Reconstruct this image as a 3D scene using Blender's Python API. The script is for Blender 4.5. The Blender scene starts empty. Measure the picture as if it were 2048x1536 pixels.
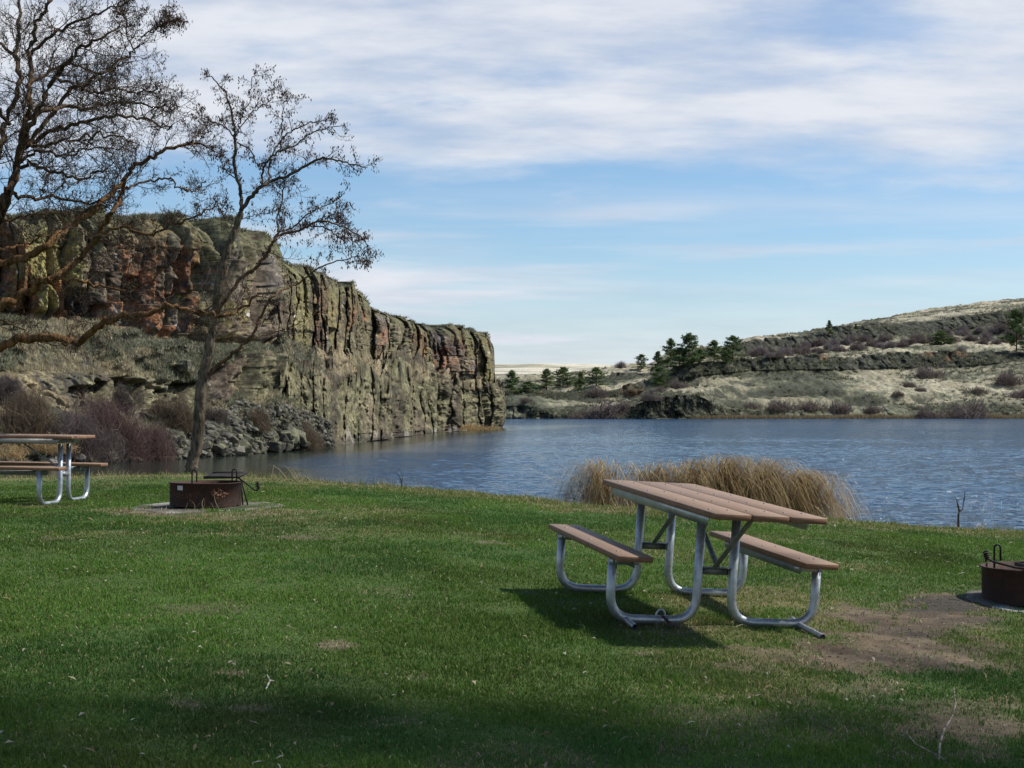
import bpy, math, random
import numpy as np
from mathutils import Matrix, Vector

SC = bpy.context.scene
COL = SC.collection
RNG = np.random.default_rng(7)
random.seed(7)
PI = math.pi

# ------------------------------------------------------------------ camera
FPX = 3100.0            # focal length in pixels of the 2048 px wide photograph
PITCH = math.atan(48.0 / FPX)
EYE = np.array([0.0, 0.0, 2.1])
_fw = np.array([0, math.cos(PITCH), math.sin(PITCH)])
_up = np.array([0, -math.sin(PITCH), math.cos(PITCH)])

def ray(px, py):
    return np.array([(px - 1024) / FPX, 0, 0]) + _fw - _up * ((py - 768) / FPX)

def at(px, py, Y):
    d = ray(px, py)
    return EYE + d * (Y / d[1])

cam = bpy.data.cameras.new('camera')
cam.sensor_width = 36.0
cam.lens = 36.0 * FPX / 2048
cam.clip_end = 6000
co = bpy.data.objects.new('camera', cam)
co.location = EYE
co.rotation_euler = (PI / 2 + PITCH, 0, 0)
COL.objects.link(co)
SC.camera = co

# ------------------------------------------------------------------ noise
def _h(ix, iy, iz, seed):
    with np.errstate(over='ignore'):
        h = (ix.astype(np.int64).astype(np.uint32) * np.uint32(0x8da6b343)) ^ \
            (iy.astype(np.int64).astype(np.uint32) * np.uint32(0xd8163841)) ^ \
            (iz.astype(np.int64).astype(np.uint32) * np.uint32(0xcb1ab31f))
        h = h + np.uint32((seed * 7919 + 13) & 0xffffffff)
        h ^= h >> np.uint32(13)
        h = h * np.uint32(0x5bd1e995)
        h ^= h >> np.uint32(15)
        h = h * np.uint32(0x27d4eb2d)
        h ^= h >> np.uint32(13)
    return h.astype(np.float64) / 4294967296.0

def vn(x, y, z=0.0, seed=0):
    x, y, z = np.broadcast_arrays(np.asarray(x, float), np.asarray(y, float), np.asarray(z, float))
    xi, yi, zi = np.floor(x), np.floor(y), np.floor(z)
    fx, fy, fz = x - xi, y - yi, z - zi
    fx = fx * fx * (3 - 2 * fx); fy = fy * fy * (3 - 2 * fy); fz = fz * fz * (3 - 2 * fz)
    r = 0
    for a in (0, 1):
        wx = fx if a else 1 - fx
        for b in (0, 1):
            wy = fy if b else 1 - fy
            for c in (0, 1):
                wz = fz if c else 1 - fz
                r = r + wx * wy * wz * _h(xi + a, yi + b, zi + c, seed)
    return r * 2 - 1

def fbm(x, y, z=0.0, oct=4, seed=0, gain=.5):
    s, a, t = 0, 1.0, 0
    x, y, z = np.asarray(x, float), np.asarray(y, float), np.asarray(z, float)
    for o in range(oct):
        s = s + a * vn(x, y, z, seed + o * 17)
        t += a
        a *= gain
        x, y, z = x * 2.03 + 3.1, y * 2.03 + 1.7, z * 2.03 + 5.3
    return s / t * 1.6

def cell(x, y, z=0.0, seed=0):
    """distance to the nearest jittered point, and the id value of that cell"""
    x, y, z = np.broadcast_arrays(np.asarray(x, float), np.asarray(y, float), np.asarray(z, float))
    xi, yi, zi = np.floor(x), np.floor(y), np.floor(z)
    best = np.full(x.shape, 9.0); idv = np.zeros(x.shape)
    for a in (-1, 0, 1):
        for b in (-1, 0, 1):
            for c in (-1, 0, 1):
                X, Y, Z = xi + a, yi + b, zi + c
                d = (X + _h(X, Y, Z, seed) - x) ** 2 + (Y + _h(X, Y, Z, seed + 1) - y) ** 2 + (Z + _h(X, Y, Z, seed + 2) - z) ** 2
                m = d < best
                best = np.where(m, d, best)
                idv = np.where(m, _h(X, Y, Z, seed + 3), idv)
    return np.sqrt(best), idv

def sstep(a, b, x):
    t = np.clip((np.asarray(x, float) - a) / (b - a), 0, 1)
    return t * t * (3 - 2 * t)

def mix(a, b, t):
    t = np.asarray(t)[..., None]
    return np.asarray(a) * (1 - t) + np.asarray(b) * t

# ------------------------------------------------------------------ objects
def tag(o, label=None, cat=None, group=None, kind=None):
    if label: o['label'] = label
    if cat: o['category'] = cat
    if group: o['group'] = group
    if kind: o['kind'] = kind
    return o

def empty(name, loc=(0, 0, 0), rz=0.0, mat=None):
    o = bpy.data.objects.new(name, None)
    o.empty_display_size = .1
    COL.objects.link(o)
    if mat is not None: o.matrix_world = mat
    else:
        o.location = loc; o.rotation_euler = (0, 0, rz)
    return o

def copy_tree(o, parent=None):
    c = o.copy(); COL.objects.link(c)
    if parent is not None:
        c.parent = parent
    for ch in o.children: copy_tree(ch, c)
    return c

class MB:
    """collects vertices and faces, builds ONE mesh object"""
    def __init__(s):
        s.V, s.Q, s.T, s.C, s.QM, s.TM, s.n = [], [], [], [], [], [], 0
    def add(s, V, Q=None, T=None, col=None, mi=0):
        V = np.asarray(V, float).reshape(-1, 3)
        if Q is not None and len(Q):
            Q = np.asarray(Q, int).reshape(-1, 4) + s.n; s.Q.append(Q); s.QM.append(np.full(len(Q), mi))
        if T is not None and len(T):
            T = np.asarray(T, int).reshape(-1, 3) + s.n; s.T.append(T); s.TM.append(np.full(len(T), mi))
        c = np.zeros((len(V), 3)) + (np.array([.5, .5, .5]) if col is None else np.asarray(col))
        s.V.append(V); s.C.append(c); s.n += len(V)
    def box(s, c, size, rot=None, bev=0.0, col=None, mi=0):
        c = np.asarray(c, float); h = np.asarray(size, float) / 2
        b = min(bev, *(h * .9)) if bev else 0
        if not b:
            v = np.array([[x, y, z] for x in (-1, 1) for y in (-1, 1) for z in (-1, 1)], float) * h
            q = [(0, 1, 3, 2), (4, 6, 7, 5), (0, 4, 5, 1), (2, 3, 7, 6), (0, 2, 6, 4), (1, 5, 7, 3)]
            t = None
        else:
            v = []; idx = {}
            for x in (-1, 1):
                for y in (-1, 1):
                    for z in (-1, 1):
                        sg = np.array([x, y, z], float)
                        for ax in range(3):
                            p = sg * (h - b); p[ax] = sg[ax] * h[ax]
                            idx[(x, y, z, ax)] = len(v); v.append(p)
            v = np.array(v); q = []; t = []
            for ax in range(3):
                o1, o2 = (ax + 1) % 3, (ax + 2) % 3
                for sg in (-1, 1):
                    ring = []
                    for a_, b_ in ((-1, -1), (1, -1), (1, 1), (-1, 1)):
                        k = [0, 0, 0]; k[ax] = sg; k[o1] = a_; k[o2] = b_
                        ring.append(idx[(*k, ax)])
                    q.append(ring if sg > 0 else ring[::-1])
            for ax in range(3):     # edge bevels along ax
                o1, o2 = (ax + 1) % 3, (ax + 2) % 3
                for a_ in (-1, 1):
                    for b_ in (-1, 1):
                        def K(e, w):
                            k = [0, 0, 0]; k[ax] = e; k[o1] = a_; k[o2] = b_
                            return idx[(*k, w)]
                        r = [K(-1, o1), K(1, o1), K(1, o2), K(-1, o2)]
                        q.append(r if a_ * b_ < 0 else r[::-1])
            for x in (-1, 1):
                for y in (-1, 1):
                    for z in (-1, 1):
                        r = [idx[(x, y, z, k)] for k in range(3)]
                        t.append(r if x * y * z > 0 else r[::-1])
        if rot is not None: v = v @ np.asarray(rot).T
        s.add(v + c, q, t, col, mi)
    def bar(s, a, b, w, h, col=None, upv=(0, 0, 1), mi=0, bev=0.0):
        a = np.asarray(a, float); b = np.asarray(b, float)
        d = b - a; L = np.linalg.norm(d); d = d / L
        u = np.asarray(upv, float)
        sd = np.cross(u, d); sd /= np.linalg.norm(sd)
        u = np.cross(d, sd)
        s.box((a + b) / 2, (L, w, h), np.stack([d, sd, u], 1), bev, col, mi)
    def tube(s, P, R, k=8, col=None, cap=True, mi=0):
        P = np.asarray(P, float); n = len(P)
        R = np.zeros(n) + np.asarray(R, float)
        T = np.gradient(P, axis=0)
        T /= np.linalg.norm(T, axis=1)[:, None] + 1e-12
        ref = np.array([.31, .17, .93])
        if abs(np.mean(T @ ref)) > .9: ref = np.array([.93, -.3, .2])
        A = np.cross(T, ref); A /= np.linalg.norm(A, axis=1)[:, None] + 1e-12
        B = np.cross(T, A)
        ang = np.arange(k) * 2 * PI / k
        V = P[:, None, :] + R[:, None, None] * (np.cos(ang)[None, :, None] * A[:, None, :] + np.sin(ang)[None, :, None] * B[:, None, :])
        i = np.arange(n - 1)[:, None] * k; j = np.arange(k)[None, :]; j2 = (j + 1) % k
        Q = np.stack([i + j, i + j2, i + k + j2, i + k + j], -1).reshape(-1, 4)
        V = V.reshape(-1, 3); tt = None
        c = None
        if col is not None:
            c = np.asarray(col)
            if c.ndim == 2: c = np.repeat(c, k, axis=0)
        if cap and k >= 3:
            V = np.vstack([V, P[0], P[-1]])
            if c is not None and c.ndim == 2: c = np.vstack([c, c[:1], c[-1:]])
            m = n * k
            tt = [(m, (q + 1) % k, q) for q in range(k)] + [(m + 1, (n - 1) * k + q, (n - 1) * k + (q + 1) % k) for q in range(k)]
        s.add(V, Q, tt, c, mi)
    def build(s, name, mats, parent=None, smooth=False, cast=True):
        me = bpy.data.meshes.new(name)
        V = np.concatenate(s.V); C = np.concatenate(s.C)
        Q = np.concatenate(s.Q) if s.Q else np.zeros((0, 4), int)
        T = np.concatenate(s.T) if s.T else np.zeros((0, 3), int)
        me.vertices.add(len(V)); me.vertices.foreach_set('co', V.astype(np.float32).ravel())
        nl = len(Q) * 4 + len(T) * 3
        me.loops.add(nl)
        me.loops.foreach_set('vertex_index', np.concatenate([Q.ravel(), T.ravel()]).astype(np.int32))
        me.polygons.add(len(Q) + len(T))
        st = np.concatenate([np.arange(len(Q)) * 4, len(Q) * 4 + np.arange(len(T)) * 3]).astype(np.int32)
        me.polygons.foreach_set('loop_start', st)
        if not isinstance(mats, (list, tuple)): mats = [mats]
        for m in mats: me.materials.append(m)
        if len(mats) > 1:
            mi = np.concatenate(([np.concatenate(s.QM)] if s.QM else []) + ([np.concatenate(s.TM)] if s.TM else []))
            me.polygons.foreach_set('material_index', mi.astype(np.int32))
        me.update(calc_edges=True)
        at_ = me.color_attributes.new('Col', 'FLOAT_COLOR', 'POINT')
        at_.data.foreach_set('color', np.concatenate([C, np.ones((len(C), 1))], 1).astype(np.float32).ravel())
        if smooth:
            me.polygons.foreach_set('use_smooth', np.ones(len(Q) + len(T), bool))
        o = bpy.data.objects.new(name, me); COL.objects.link(o)
        if parent is not None: o.parent = parent
        return o

def grid_mb(P, C=None):
    r, c = P.shape[:2]
    i = np.arange(r - 1)[:, None] * c; j = np.arange(c - 1)[None, :]
    Q = np.stack([i + j, i + j + 1, i + c + j + 1, i + c + j], -1).reshape(-1, 4)
    m = MB(); m.add(P.reshape(-1, 3), Q, None, None if C is None else C.reshape(-1, 3))
    return m

# ------------------------------------------------------------------ materials
def new_mat(name):
    m = bpy.data.materials.new(name); m.use_nodes = True
    nt = m.node_tree; nt.nodes.clear()
    out = nt.nodes.new('ShaderNodeOutputMaterial')
    return m, nt, out

def N(nt, t, **kw):
    n = nt.nodes.new(t)
    for k, v in kw.items():
        if k.startswith('i_'): n.inputs[k[2:].replace('_', ' ')].default_value = v
        else: setattr(n, k, v)
    return n

def lk(nt, a, b): nt.links.new(a, b)

def math_n(nt, op, a, b=None, clamp=False):
    n = nt.nodes.new('ShaderNodeMath'); n.operation = op; n.use_clamp = clamp
    for k, v in enumerate((a, b)):
        if v is None: continue
        if isinstance(v, (int, float)): n.inputs[k].default_value = v
        else: nt.links.new(v, n.inputs[k])
    return n.outputs[0]

def mixc(nt, f, a, b, mode='MIX'):
    n = nt.nodes.new('ShaderNodeMix'); n.data_type = 'RGBA'; n.blend_type = mode
    for k, v in ((0, f), (6, a), (7, b)):
        if isinstance(v, (int, float)): n.inputs[k].default_value = v
        elif isinstance(v, tuple): n.inputs[k].default_value = (*v, 1) if len(v) == 3 else v
        else: nt.links.new(v, n.inputs[k])
    return n.outputs[2]

def noise_n(nt, vec, scale, detail=6, rough=.6):
    n = nt.nodes.new('ShaderNodeTexNoise'); n.inputs['Scale'].default_value = scale
    n.inputs['Detail'].default_value = detail; n.inputs['Roughness'].default_value = rough
    if vec is not None: nt.links.new(vec, n.inputs['Vector'])
    return n.outputs['Fac']

def ramp(nt, f, *stops):
    n = nt.nodes.new('ShaderNodeValToRGB'); e = n.color_ramp.elements
    while len(e) < len(stops): e.new(.5)
    for k, (p, c) in enumerate(stops):
        e[k].position = p; e[k].color = (*c, 1) if not isinstance(c, float) else (c, c, c, 1)
    nt.links.new(f, n.inputs['Fac'])
    return n.outputs['Color']

def vcol_mat(name, rough=.9, nscale=8.0, namt=.35, bump=.0, bscale=20.0, bdist=.02, spec=.2, translucent=0.0, tint=(1, 1, 1)):
    m, nt, out = new_mat(name)
    at_ = N(nt, 'ShaderNodeAttribute', attribute_name='Col')
    tc = N(nt, 'ShaderNodeTexCoord')
    c = at_.outputs['Color']
    if namt:
        nz = noise_n(nt, tc.outputs['Object'], nscale, 8, .7)
        k = ramp(nt, nz, (.3, 1 - namt), (.7, 1 + namt))
        c = mixc(nt, 1.0, c, k, 'MULTIPLY')
    b = N(nt, 'ShaderNodeBsdfPrincipled')
    lk(nt, c, b.inputs['Base Color']); b.inputs['Roughness'].default_value = rough
    b.inputs['Specular IOR Level'].default_value = spec
    if bump:
        nz = noise_n(nt, tc.outputs['Object'], bscale, 8, .7)
        bp = N(nt, 'ShaderNodeBump'); bp.inputs['Strength'].default_value = bump; bp.inputs['Distance'].default_value = bdist
        lk(nt, nz, bp.inputs['Height']); lk(nt, bp.outputs['Normal'], b.inputs['Normal'])
    sh = b.outputs[0]
    if translucent:
        t = N(nt, 'ShaderNodeBsdfTranslucent'); lk(nt, c, t.inputs['Color'])
        ms = N(nt, 'ShaderNodeMixShader'); ms.inputs[0].default_value = translucent
        lk(nt, sh, ms.inputs[1]); lk(nt, t.outputs[0], ms.inputs[2]); sh = ms.outputs[0]
    lk(nt, sh, out.inputs['Surface'])
    return m

M = {}
M['grass'] = vcol_mat('grass_blades', .75, 3, 0, translucent=.3, spec=.15)
M['soil'] = vcol_mat('soil_and_thatch', .95, 30, .45, bump=.8, bscale=45, bdist=.02)
def rock_mat():
    m, nt, out = new_mat('basalt')
    at_ = N(nt, 'ShaderNodeAttribute', attribute_name='Col'); tc = N(nt, 'ShaderNodeTexCoord')
    a = noise_n(nt, tc.outputs['Object'], 1.6, 8, .72); b = noise_n(nt, tc.outputs['Object'], 6.5, 6, .7)
    mp = N(nt, 'ShaderNodeMapping'); mp.inputs['Scale'].default_value = (1, 1, .25); lk(nt, tc.outputs['Object'], mp.inputs['Vector'])
    s = noise_n(nt, mp.outputs[0], 2.2, 6, .65)
    c = mixc(nt, 1.0, at_.outputs['Color'], ramp(nt, a, (.36, .58), (.64, 1.45)), 'MULTIPLY')
    c = mixc(nt, 1.0, c, ramp(nt, b, (.38, .62), (.62, 1.42)), 'MULTIPLY')
    c = mixc(nt, .8, c, ramp(nt, s, (.38, .66), (.62, 1.32)), 'MULTIPLY')
    p = N(nt, 'ShaderNodeBsdfPrincipled'); p.inputs['Roughness'].default_value = .95; p.inputs['Specular IOR Level'].default_value = .12
    lk(nt, c, p.inputs['Base Color']); lk(nt, p.outputs[0], out.inputs['Surface'])
    return m
M['rock'] = rock_mat()
M['farrock'] = vcol_mat('far_slope', .95, 1.1, .5, bump=.7, bscale=1.2, bdist=.5)
M['boulder'] = vcol_mat('boulder_rock', .92, 4, .35, bump=.6, bscale=8, bdist=.05)
M['leafy'] = vcol_mat('dry_stems', .85, 3, .2, translucent=.35, spec=.1)
M['needles'] = vcol_mat('pine_needles', .8, 1.2, .3, translucent=.35, spec=.1)

def bark_mat():
    m, nt, out = new_mat('bark')
    at_ = N(nt, 'ShaderNodeAttribute', attribute_name='Col')
    tc = N(nt, 'ShaderNodeTexCoord')
    mp = N(nt, 'ShaderNodeMapping'); mp.inputs['Scale'].default_value = (1, 1, .22)
    lk(nt, tc.outputs['Object'], mp.inputs['Vector'])
    nz = noise_n(nt, mp.outputs[0], 26, 6, .65)
    k = ramp(nt, nz, (.38, .35), (.62, 1.55))
    c = mixc(nt, 1.0, at_.outputs['Color'], k, 'MULTIPLY')
    b = N(nt, 'ShaderNodeBsdfPrincipled'); b.inputs['Roughness'].default_value = .95
    b.inputs['Specular IOR Level'].default_value = .1
    lk(nt, c, b.inputs['Base Color'])
    bp = N(nt, 'ShaderNodeBump'); bp.inputs['Strength'].default_value = .9; bp.inputs['Distance'].default_value = .03
    lk(nt, nz, bp.inputs['Height']); lk(nt, bp.outputs[0], b.inputs['Normal'])
    lk(nt, b.outputs[0], out.inputs['Surface'])
    return m
M['bark'] = bark_mat()

def plank_mat():
    m, nt, out = new_mat('brown_recycled_plank')
    tc = N(nt, 'ShaderNodeTexCoord')
    mp = N(nt, 'ShaderNodeMapping'); mp.inputs['Scale'].default_value = (.25, 1, 1)
    lk(nt, tc.outputs['Object'], mp.inputs['Vector'])
    g = noise_n(nt, mp.outputs[0], 60, 6, .7)
    s = noise_n(nt, tc.outputs['Object'], 5, 5, .6)
    f = noise_n(nt, tc.outputs['Object'], 260, 3, .6)
    c = ramp(nt, s, (.3, (.17, .088, .046)), (.7, (.245, .132, .075)))
    c = mixc(nt, .55, c, ramp(nt, g, (.3, .6), (.7, 1.35)), 'MULTIPLY')
    c = mixc(nt, .5, c, ramp(nt, f, (.35, .6), (.65, 1.4)), 'MULTIPLY')
    # weathered grey film on faces that look up
    ge = N(nt, 'ShaderNodeNewGeometry'); sx = N(nt, 'ShaderNodeSeparateXYZ'); lk(nt, ge.outputs['Normal'], sx.inputs[0])
    upf = math_n(nt, 'MULTIPLY', math_n(nt, 'GREATER_THAN', sx.outputs['Z'], .6), .4)
    c = mixc(nt, upf, c, (.29, .228, .170))
    b = N(nt, 'ShaderNodeBsdfPrincipled'); b.inputs['Roughness'].default_value = .62
    b.inputs['Specular IOR Level'].default_value = .35
    lk(nt, c, b.inputs['Base Color'])
    bp = N(nt, 'ShaderNodeBump'); bp.inputs['Strength'].default_value = .35; bp.inputs['Distance'].default_value = .004
    lk(nt, f, bp.inputs['Height']); lk(nt, bp.outputs[0], b.inputs['Normal'])
    lk(nt, b.outputs[0], out.inputs['Surface'])
    return m
M['plank'] = plank_mat()

def metal_mat(name, c1, c2, rough, metal, sc=25, bump=.2):
    m, nt, out = new_mat(name)
    tc = N(nt, 'ShaderNodeTexCoord')
    s = noise_n(nt, tc.outputs['Object'], sc, 6, .65)
    s2 = noise_n(nt, tc.outputs['Object'], sc * .2, 4, .6)
    c = ramp(nt, s, (.35, c1), (.65, c2))
    c = mixc(nt, .6, c, ramp(nt, s2, (.3, .65), (.7, 1.3)), 'MULTIPLY')
    b = N(nt, 'ShaderNodeBsdfPrincipled')
    b.inputs['Metallic'].default_value = metal
    lk(nt, c, b.inputs['Base Color'])
    lk(nt, ramp(nt, s, (.3, rough - .1), (.7, rough + .12)), b.inputs['Roughness'])
    bp = N(nt, 'ShaderNodeBump'); bp.inputs['Strength'].default_value = bump; bp.inputs['Distance'].default_value = .004
    lk(nt, s, bp.inputs['Height']); lk(nt, bp.outputs[0], b.inputs['Normal'])
    lk(nt, b.outputs[0], out.inputs['Surface'])
    return m
M['galv'] = metal_mat('galvanised_steel', (.34, .37, .39), (.47, .5, .52), .42, .75, 40, .15)
M['darksteel'] = metal_mat('dull_steel', (.16, .175, .185), (.26, .28, .29), .55, .6, 30, .15)
M['rust'] = metal_mat('rusted_steel', (.022, .013, .010), (.068, .029, .017), .8, .15, 22, .5)
M['soot'] = metal_mat('sooty_steel', (.018, .016, .015), (.045, .036, .03), .65, .5, 30, .3)
M['bolt'] = metal_mat('bolt_steel', (.12, .12, .13), (.3, .3, .32), .5, .8, 80, .1)
M['plate'] = metal_mat('worn_plate', (.4, .39, .36), (.55, .54, .5), .6, .1, 60, .1)
M['concrete'] = vcol_mat('worn_concrete', .95, 14, .35, bump=.6, bscale=60, bdist=.01)

# ------------------------------------------------------------------ light
SUN_EL = math.radians(50.0)
SUN_AZ = math.atan2(.985, .17)      # from +Y towards +X
sun_dir = Vector((math.cos(SUN_EL) * math.sin(SUN_AZ), math.cos(SUN_EL) * math.cos(SUN_AZ), math.sin(SUN_EL)))
sl = bpy.data.lights.new('sun', 'SUN'); sl.energy = 4.6; sl.angle = math.radians(2.8); sl.color = (1, .955, .88)
so = bpy.data.objects.new('sun', sl); COL.objects.link(so)
so.rotation_euler = sun_dir.to_track_quat('Z', 'Y').to_euler()
so.location = (30, 5, 40)

def build_world():
    w = bpy.data.worlds.new('World'); SC.world = w; w.use_nodes = True
    nt = w.node_tree; nt.nodes.clear()
    out = N(nt, 'ShaderNodeOutputWorld'); bg = N(nt, 'ShaderNodeBackground')
    bg.inputs['Strength'].default_value = .13
    sky = N(nt, 'ShaderNodeTexSky'); sky.sky_type = 'NISHITA'; sky.sun_disc = False
    sky.sun_elevation = SUN_EL; sky.sun_rotation = SUN_AZ
    sky.air_density = 1.0; sky.dust_density = .6; sky.ozone_density = 1.6; sky.altitude = 400
    tc = N(nt, 'ShaderNodeTexCoord'); sx = N(nt, 'ShaderNodeSeparateXYZ'); lk(nt, tc.outputs['Generated'], sx.inputs[0])
    x, y, z = sx.outputs
    ze = math_n(nt, 'MAXIMUM', z, 0.0)
    # high cloud sheet: coordinates where the view ray meets a flat layer overhead
    inv = math_n(nt, 'DIVIDE', 1.0, math_n(nt, 'ADD', ze, .20))
    cx = N(nt, 'ShaderNodeCombineXYZ')
    lk(nt, math_n(nt, 'MULTIPLY', x, inv), cx.inputs[0]); lk(nt, math_n(nt, 'MULTIPLY', y, inv), cx.inputs[1])
    def mp(src, sc, loc=(0, 0, 0), rot=0):
        m = N(nt, 'ShaderNodeMapping'); m.inputs['Scale'].default_value = sc; m.inputs['Location'].default_value = loc
        m.inputs['Rotation'].default_value = (0, 0, rot)
        lk(nt, src, m.inputs['Vector']); return m.outputs[0]
    n1 = noise_n(nt, mp(cx.outputs[0], (1.0, 1.5, 1), (3.1, 1.7, 0), .35), 1.7, 8, .56)
    n2 = noise_n(nt, mp(cx.outputs[0], (1.0, 2.0, 1), (8.4, 2.2, 0), -.25), 2.8, 8, .58)
    # lower edge of the sheet about nine degrees above the horizon
    e1 = math_n(nt, 'ADD', ze, math_n(nt, 'MULTIPLY', math_n(nt, 'SUBTRACT', n1, .5), .17))
    e1 = math_n(nt, 'ADD', e1, math_n(nt, 'MULTIPLY', x, .02))
    def sm(v, a, b):
        m = N(nt, 'ShaderNodeMapRange'); m.interpolation_type = 'SMOOTHSTEP'
        m.inputs['From Min'].default_value = a; m.inputs['From Max'].default_value = b
        lk(nt, v, m.inputs['Value']); return m.outputs[0]
    sheet = sm(e1, .128, .188)
    body = sm(n2, .25, .62)
    body = math_n(nt, 'ADD', math_n(nt, 'MULTIPLY', body, .42), .57)
    holes = sm(n1, .30, .47)
    sheet = math_n(nt, 'MULTIPLY', sheet, math_n(nt, 'MULTIPLY', body, math_n(nt, 'ADD', math_n(nt, 'MULTIPLY', holes, .6), .4)))
    # thins out overhead
    sheet = math_n(nt, 'MULTIPLY', sheet, math_n(nt, 'SUBTRACT', 1.0, math_n(nt, 'MULTIPLY', sm(ze, .27, .42), 1.0)))
    # thin streaks between the sheet and the horizon
    cz = N(nt, 'ShaderNodeCombineXYZ'); lk(nt, x, cz.inputs[0]); lk(nt, y, cz.inputs[1]); lk(nt, z, cz.inputs[2])
    b1 = noise_n(nt, mp(cz.outputs[0], (3.2, 3.2, 44), (.4, .2, 3.3)), 1.0, 6, .55)
    b2 = noise_n(nt, mp(cz.outputs[0], (2.0, 2.0, 24), (5.4, 1.2, .3)), 1.0, 5, .55)
    low = math_n(nt, 'SUBTRACT', 1.0, sm(ze, .10, .15))
    st = math_n(nt, 'MULTIPLY', sm(b1, .44, .70), .8)
    st = math_n(nt, 'ADD', st, math_n(nt, 'MULTIPLY', sm(b2, .40, .64), .5))
    st = math_n(nt, 'MULTIPLY', st, low, True)
    hz = math_n(nt, 'MULTIPLY', math_n(nt, 'SUBTRACT', 1.0, sm(ze, .0, .11)), .8)
    cov = math_n(nt, 'MAXIMUM', sheet, math_n(nt, 'MAXIMUM', st, hz))
    # cloud brightness: thicker parts a little greyer
    shade = ramp(nt, n2, (.3, (3.75, 4.1, 4.8)), (.66, (5.0, 5.2, 5.6)))
    blue = mixc(nt, 1.0, sky.outputs[0], SKY_TINT, 'MULTIPLY')
    c = mixc(nt, cov, blue, shade)
    lk(nt, c, bg.inputs['Color']); lk(nt, bg.outputs[0], out.inputs['Surface'])
SKY_TINT = (.64, .75, .84)
build_world()

SC.view_settings.view_transform = 'Standard'
SC.view_settings.look = 'None'
SC.view_settings.exposure = 0.3
SC.view_settings.gamma = 1.0
try: SC.cycles.max_bounces = 6; SC.cycles.transparent_max_bounces = 8
except Exception: pass

# ------------------------------------------------------------------ the lawn
_xs = np.linspace(-80, 80, 3201)
_sl = np.where(_xs > 1, .068, .0136 * (_xs + 4)); _sl = np.clip(_sl, -.028, .068)
_sl = np.where(_xs < -9, 0, _sl); _sl = np.where(_xs > 12, .02, _sl)
_g = np.concatenate([[0], np.cumsum((_sl[1:] + _sl[:-1]) / 2 * np.diff(_xs))]); _g -= np.interp(1.17, _xs, _g)
_ys = np.linspace(-100, 60, 3201)
_cy = np.where(_ys < 13, .0245, np.clip(.0245 - (_ys - 13) / 4 * .0165, .008, 1)); _cy = np.where(_ys < 2, 0.0, _cy)
_hh = np.concatenate([[0], np.cumsum((_cy[1:] + _cy[:-1]) / 2 * np.diff(_ys))]); _hh -= np.interp(10.84, _ys, _hh)

def crest(X):
    return np.interp(X, [-40, -12, -8, -5, -2, .2, 1.2, 4, 6.5, 14, 40], [27, 26, 25.0, 24.3, 22.0, 20.2, 19.8, 20.0, 20.1, 19.5, 17]) + .18 * fbm(np.asarray(X) * .9, 0, 3.3, 3, 5)

def lawn_z(X, Y, rough=True):
    X = np.asarray(X, float); Y = np.asarray(Y, float)
    z = 2.1 - (1.406 + np.interp(X, _xs, _g) - np.interp(Y, _ys, _hh))
    d = Y - crest(X)
    dd = np.clip(d, 0, None)
    z = z - np.where(dd < 1.6, .15 * dd ** 2, .15 * 1.6 ** 2 + .48 * (dd - 1.6))
    if rough:
        z = z + .022 * fbm(X * .8, Y * .8, 0, 3, 41) + .006 * fbm(X * 5, Y * 5, 0, 2, 42)
    return np.maximum(z, -1.2)

def ground_hit(px, py):
    d = ray(px, py)
    Y = np.linspace(3, 30, 5401)
    P = EYE[None] + d[None] * (Y / d[1])[:, None]
    k = np.argmax(P[:, 2] <= lawn_z(P[:, 0], P[:, 1], False))
    return P[k] if P[k, 2] <= lawn_z(P[k, 0], P[k, 1], False) else P[-1]

def gpt(px, py):
    p = ground_hit(px, py); p[2] = lawn_z(p[0], p[1]); return p

def to_px(X, Y, Z):
    """where a ground point falls in the photograph - used only to read patches of bare soil off the photo"""
    dx, dy, dz = X - EYE[0], Y - EYE[1], Z - EYE[2]
    f = dy * _fw[1] + dz * _fw[2]; u = dy * _up[1] + dz * _up[2]
    f = np.maximum(f, .5)
    return 1024 + FPX * dx / f, 768 - FPX * u / f

# patches of bare earth / dry grass as ellipses on the lawn: photo centre, photo radii, strength
DIRT = [(1800, 1262, 190, 60, 1.0), (1760, 1312, 170, 50, 1.0), (1900, 1222, 150, 28, 1.0), (1930, 1300, 130, 30, .7), (1885, 1206, 110, 16, 1.0), (1640, 1330, 120, 24, .8), (1560, 1400, 130, 18, .5), (1900, 1420, 160, 30, .6), (1560, 1310, 110, 16, .75), (1480, 1335, 70, 14, .6),
        (1900, 1470, 150, 35, .9), (1750, 1375, 110, 18, .65), (1990, 1410, 70, 22, .6), (1600, 1470, 60, 14, .55), (1350, 1500, 60, 14, .5),
        (1290, 1310, 40, 8, .6), (670, 1287, 35, 9, .8), (470, 1350, 45, 9, .8), (370, 1415, 40, 10, .75), (500, 1420, 50, 10, .6),
        (110, 1080, 70, 9, .6), (300, 1024, 110, 7, .8), (470, 1036, 120, 8, .55), (600, 1078, 60, 5, .6), (960, 1085, 40, 5, .6),
        (1290, 1485, 60, 10, .55), (1450, 1405, 60, 10, .4), (820, 1350, 60, 9, .35), (1500, 1250, 60, 8, .35), (1870, 1520, 160, 30, .6), (800, 1440, 90, 9, .3)]
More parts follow.
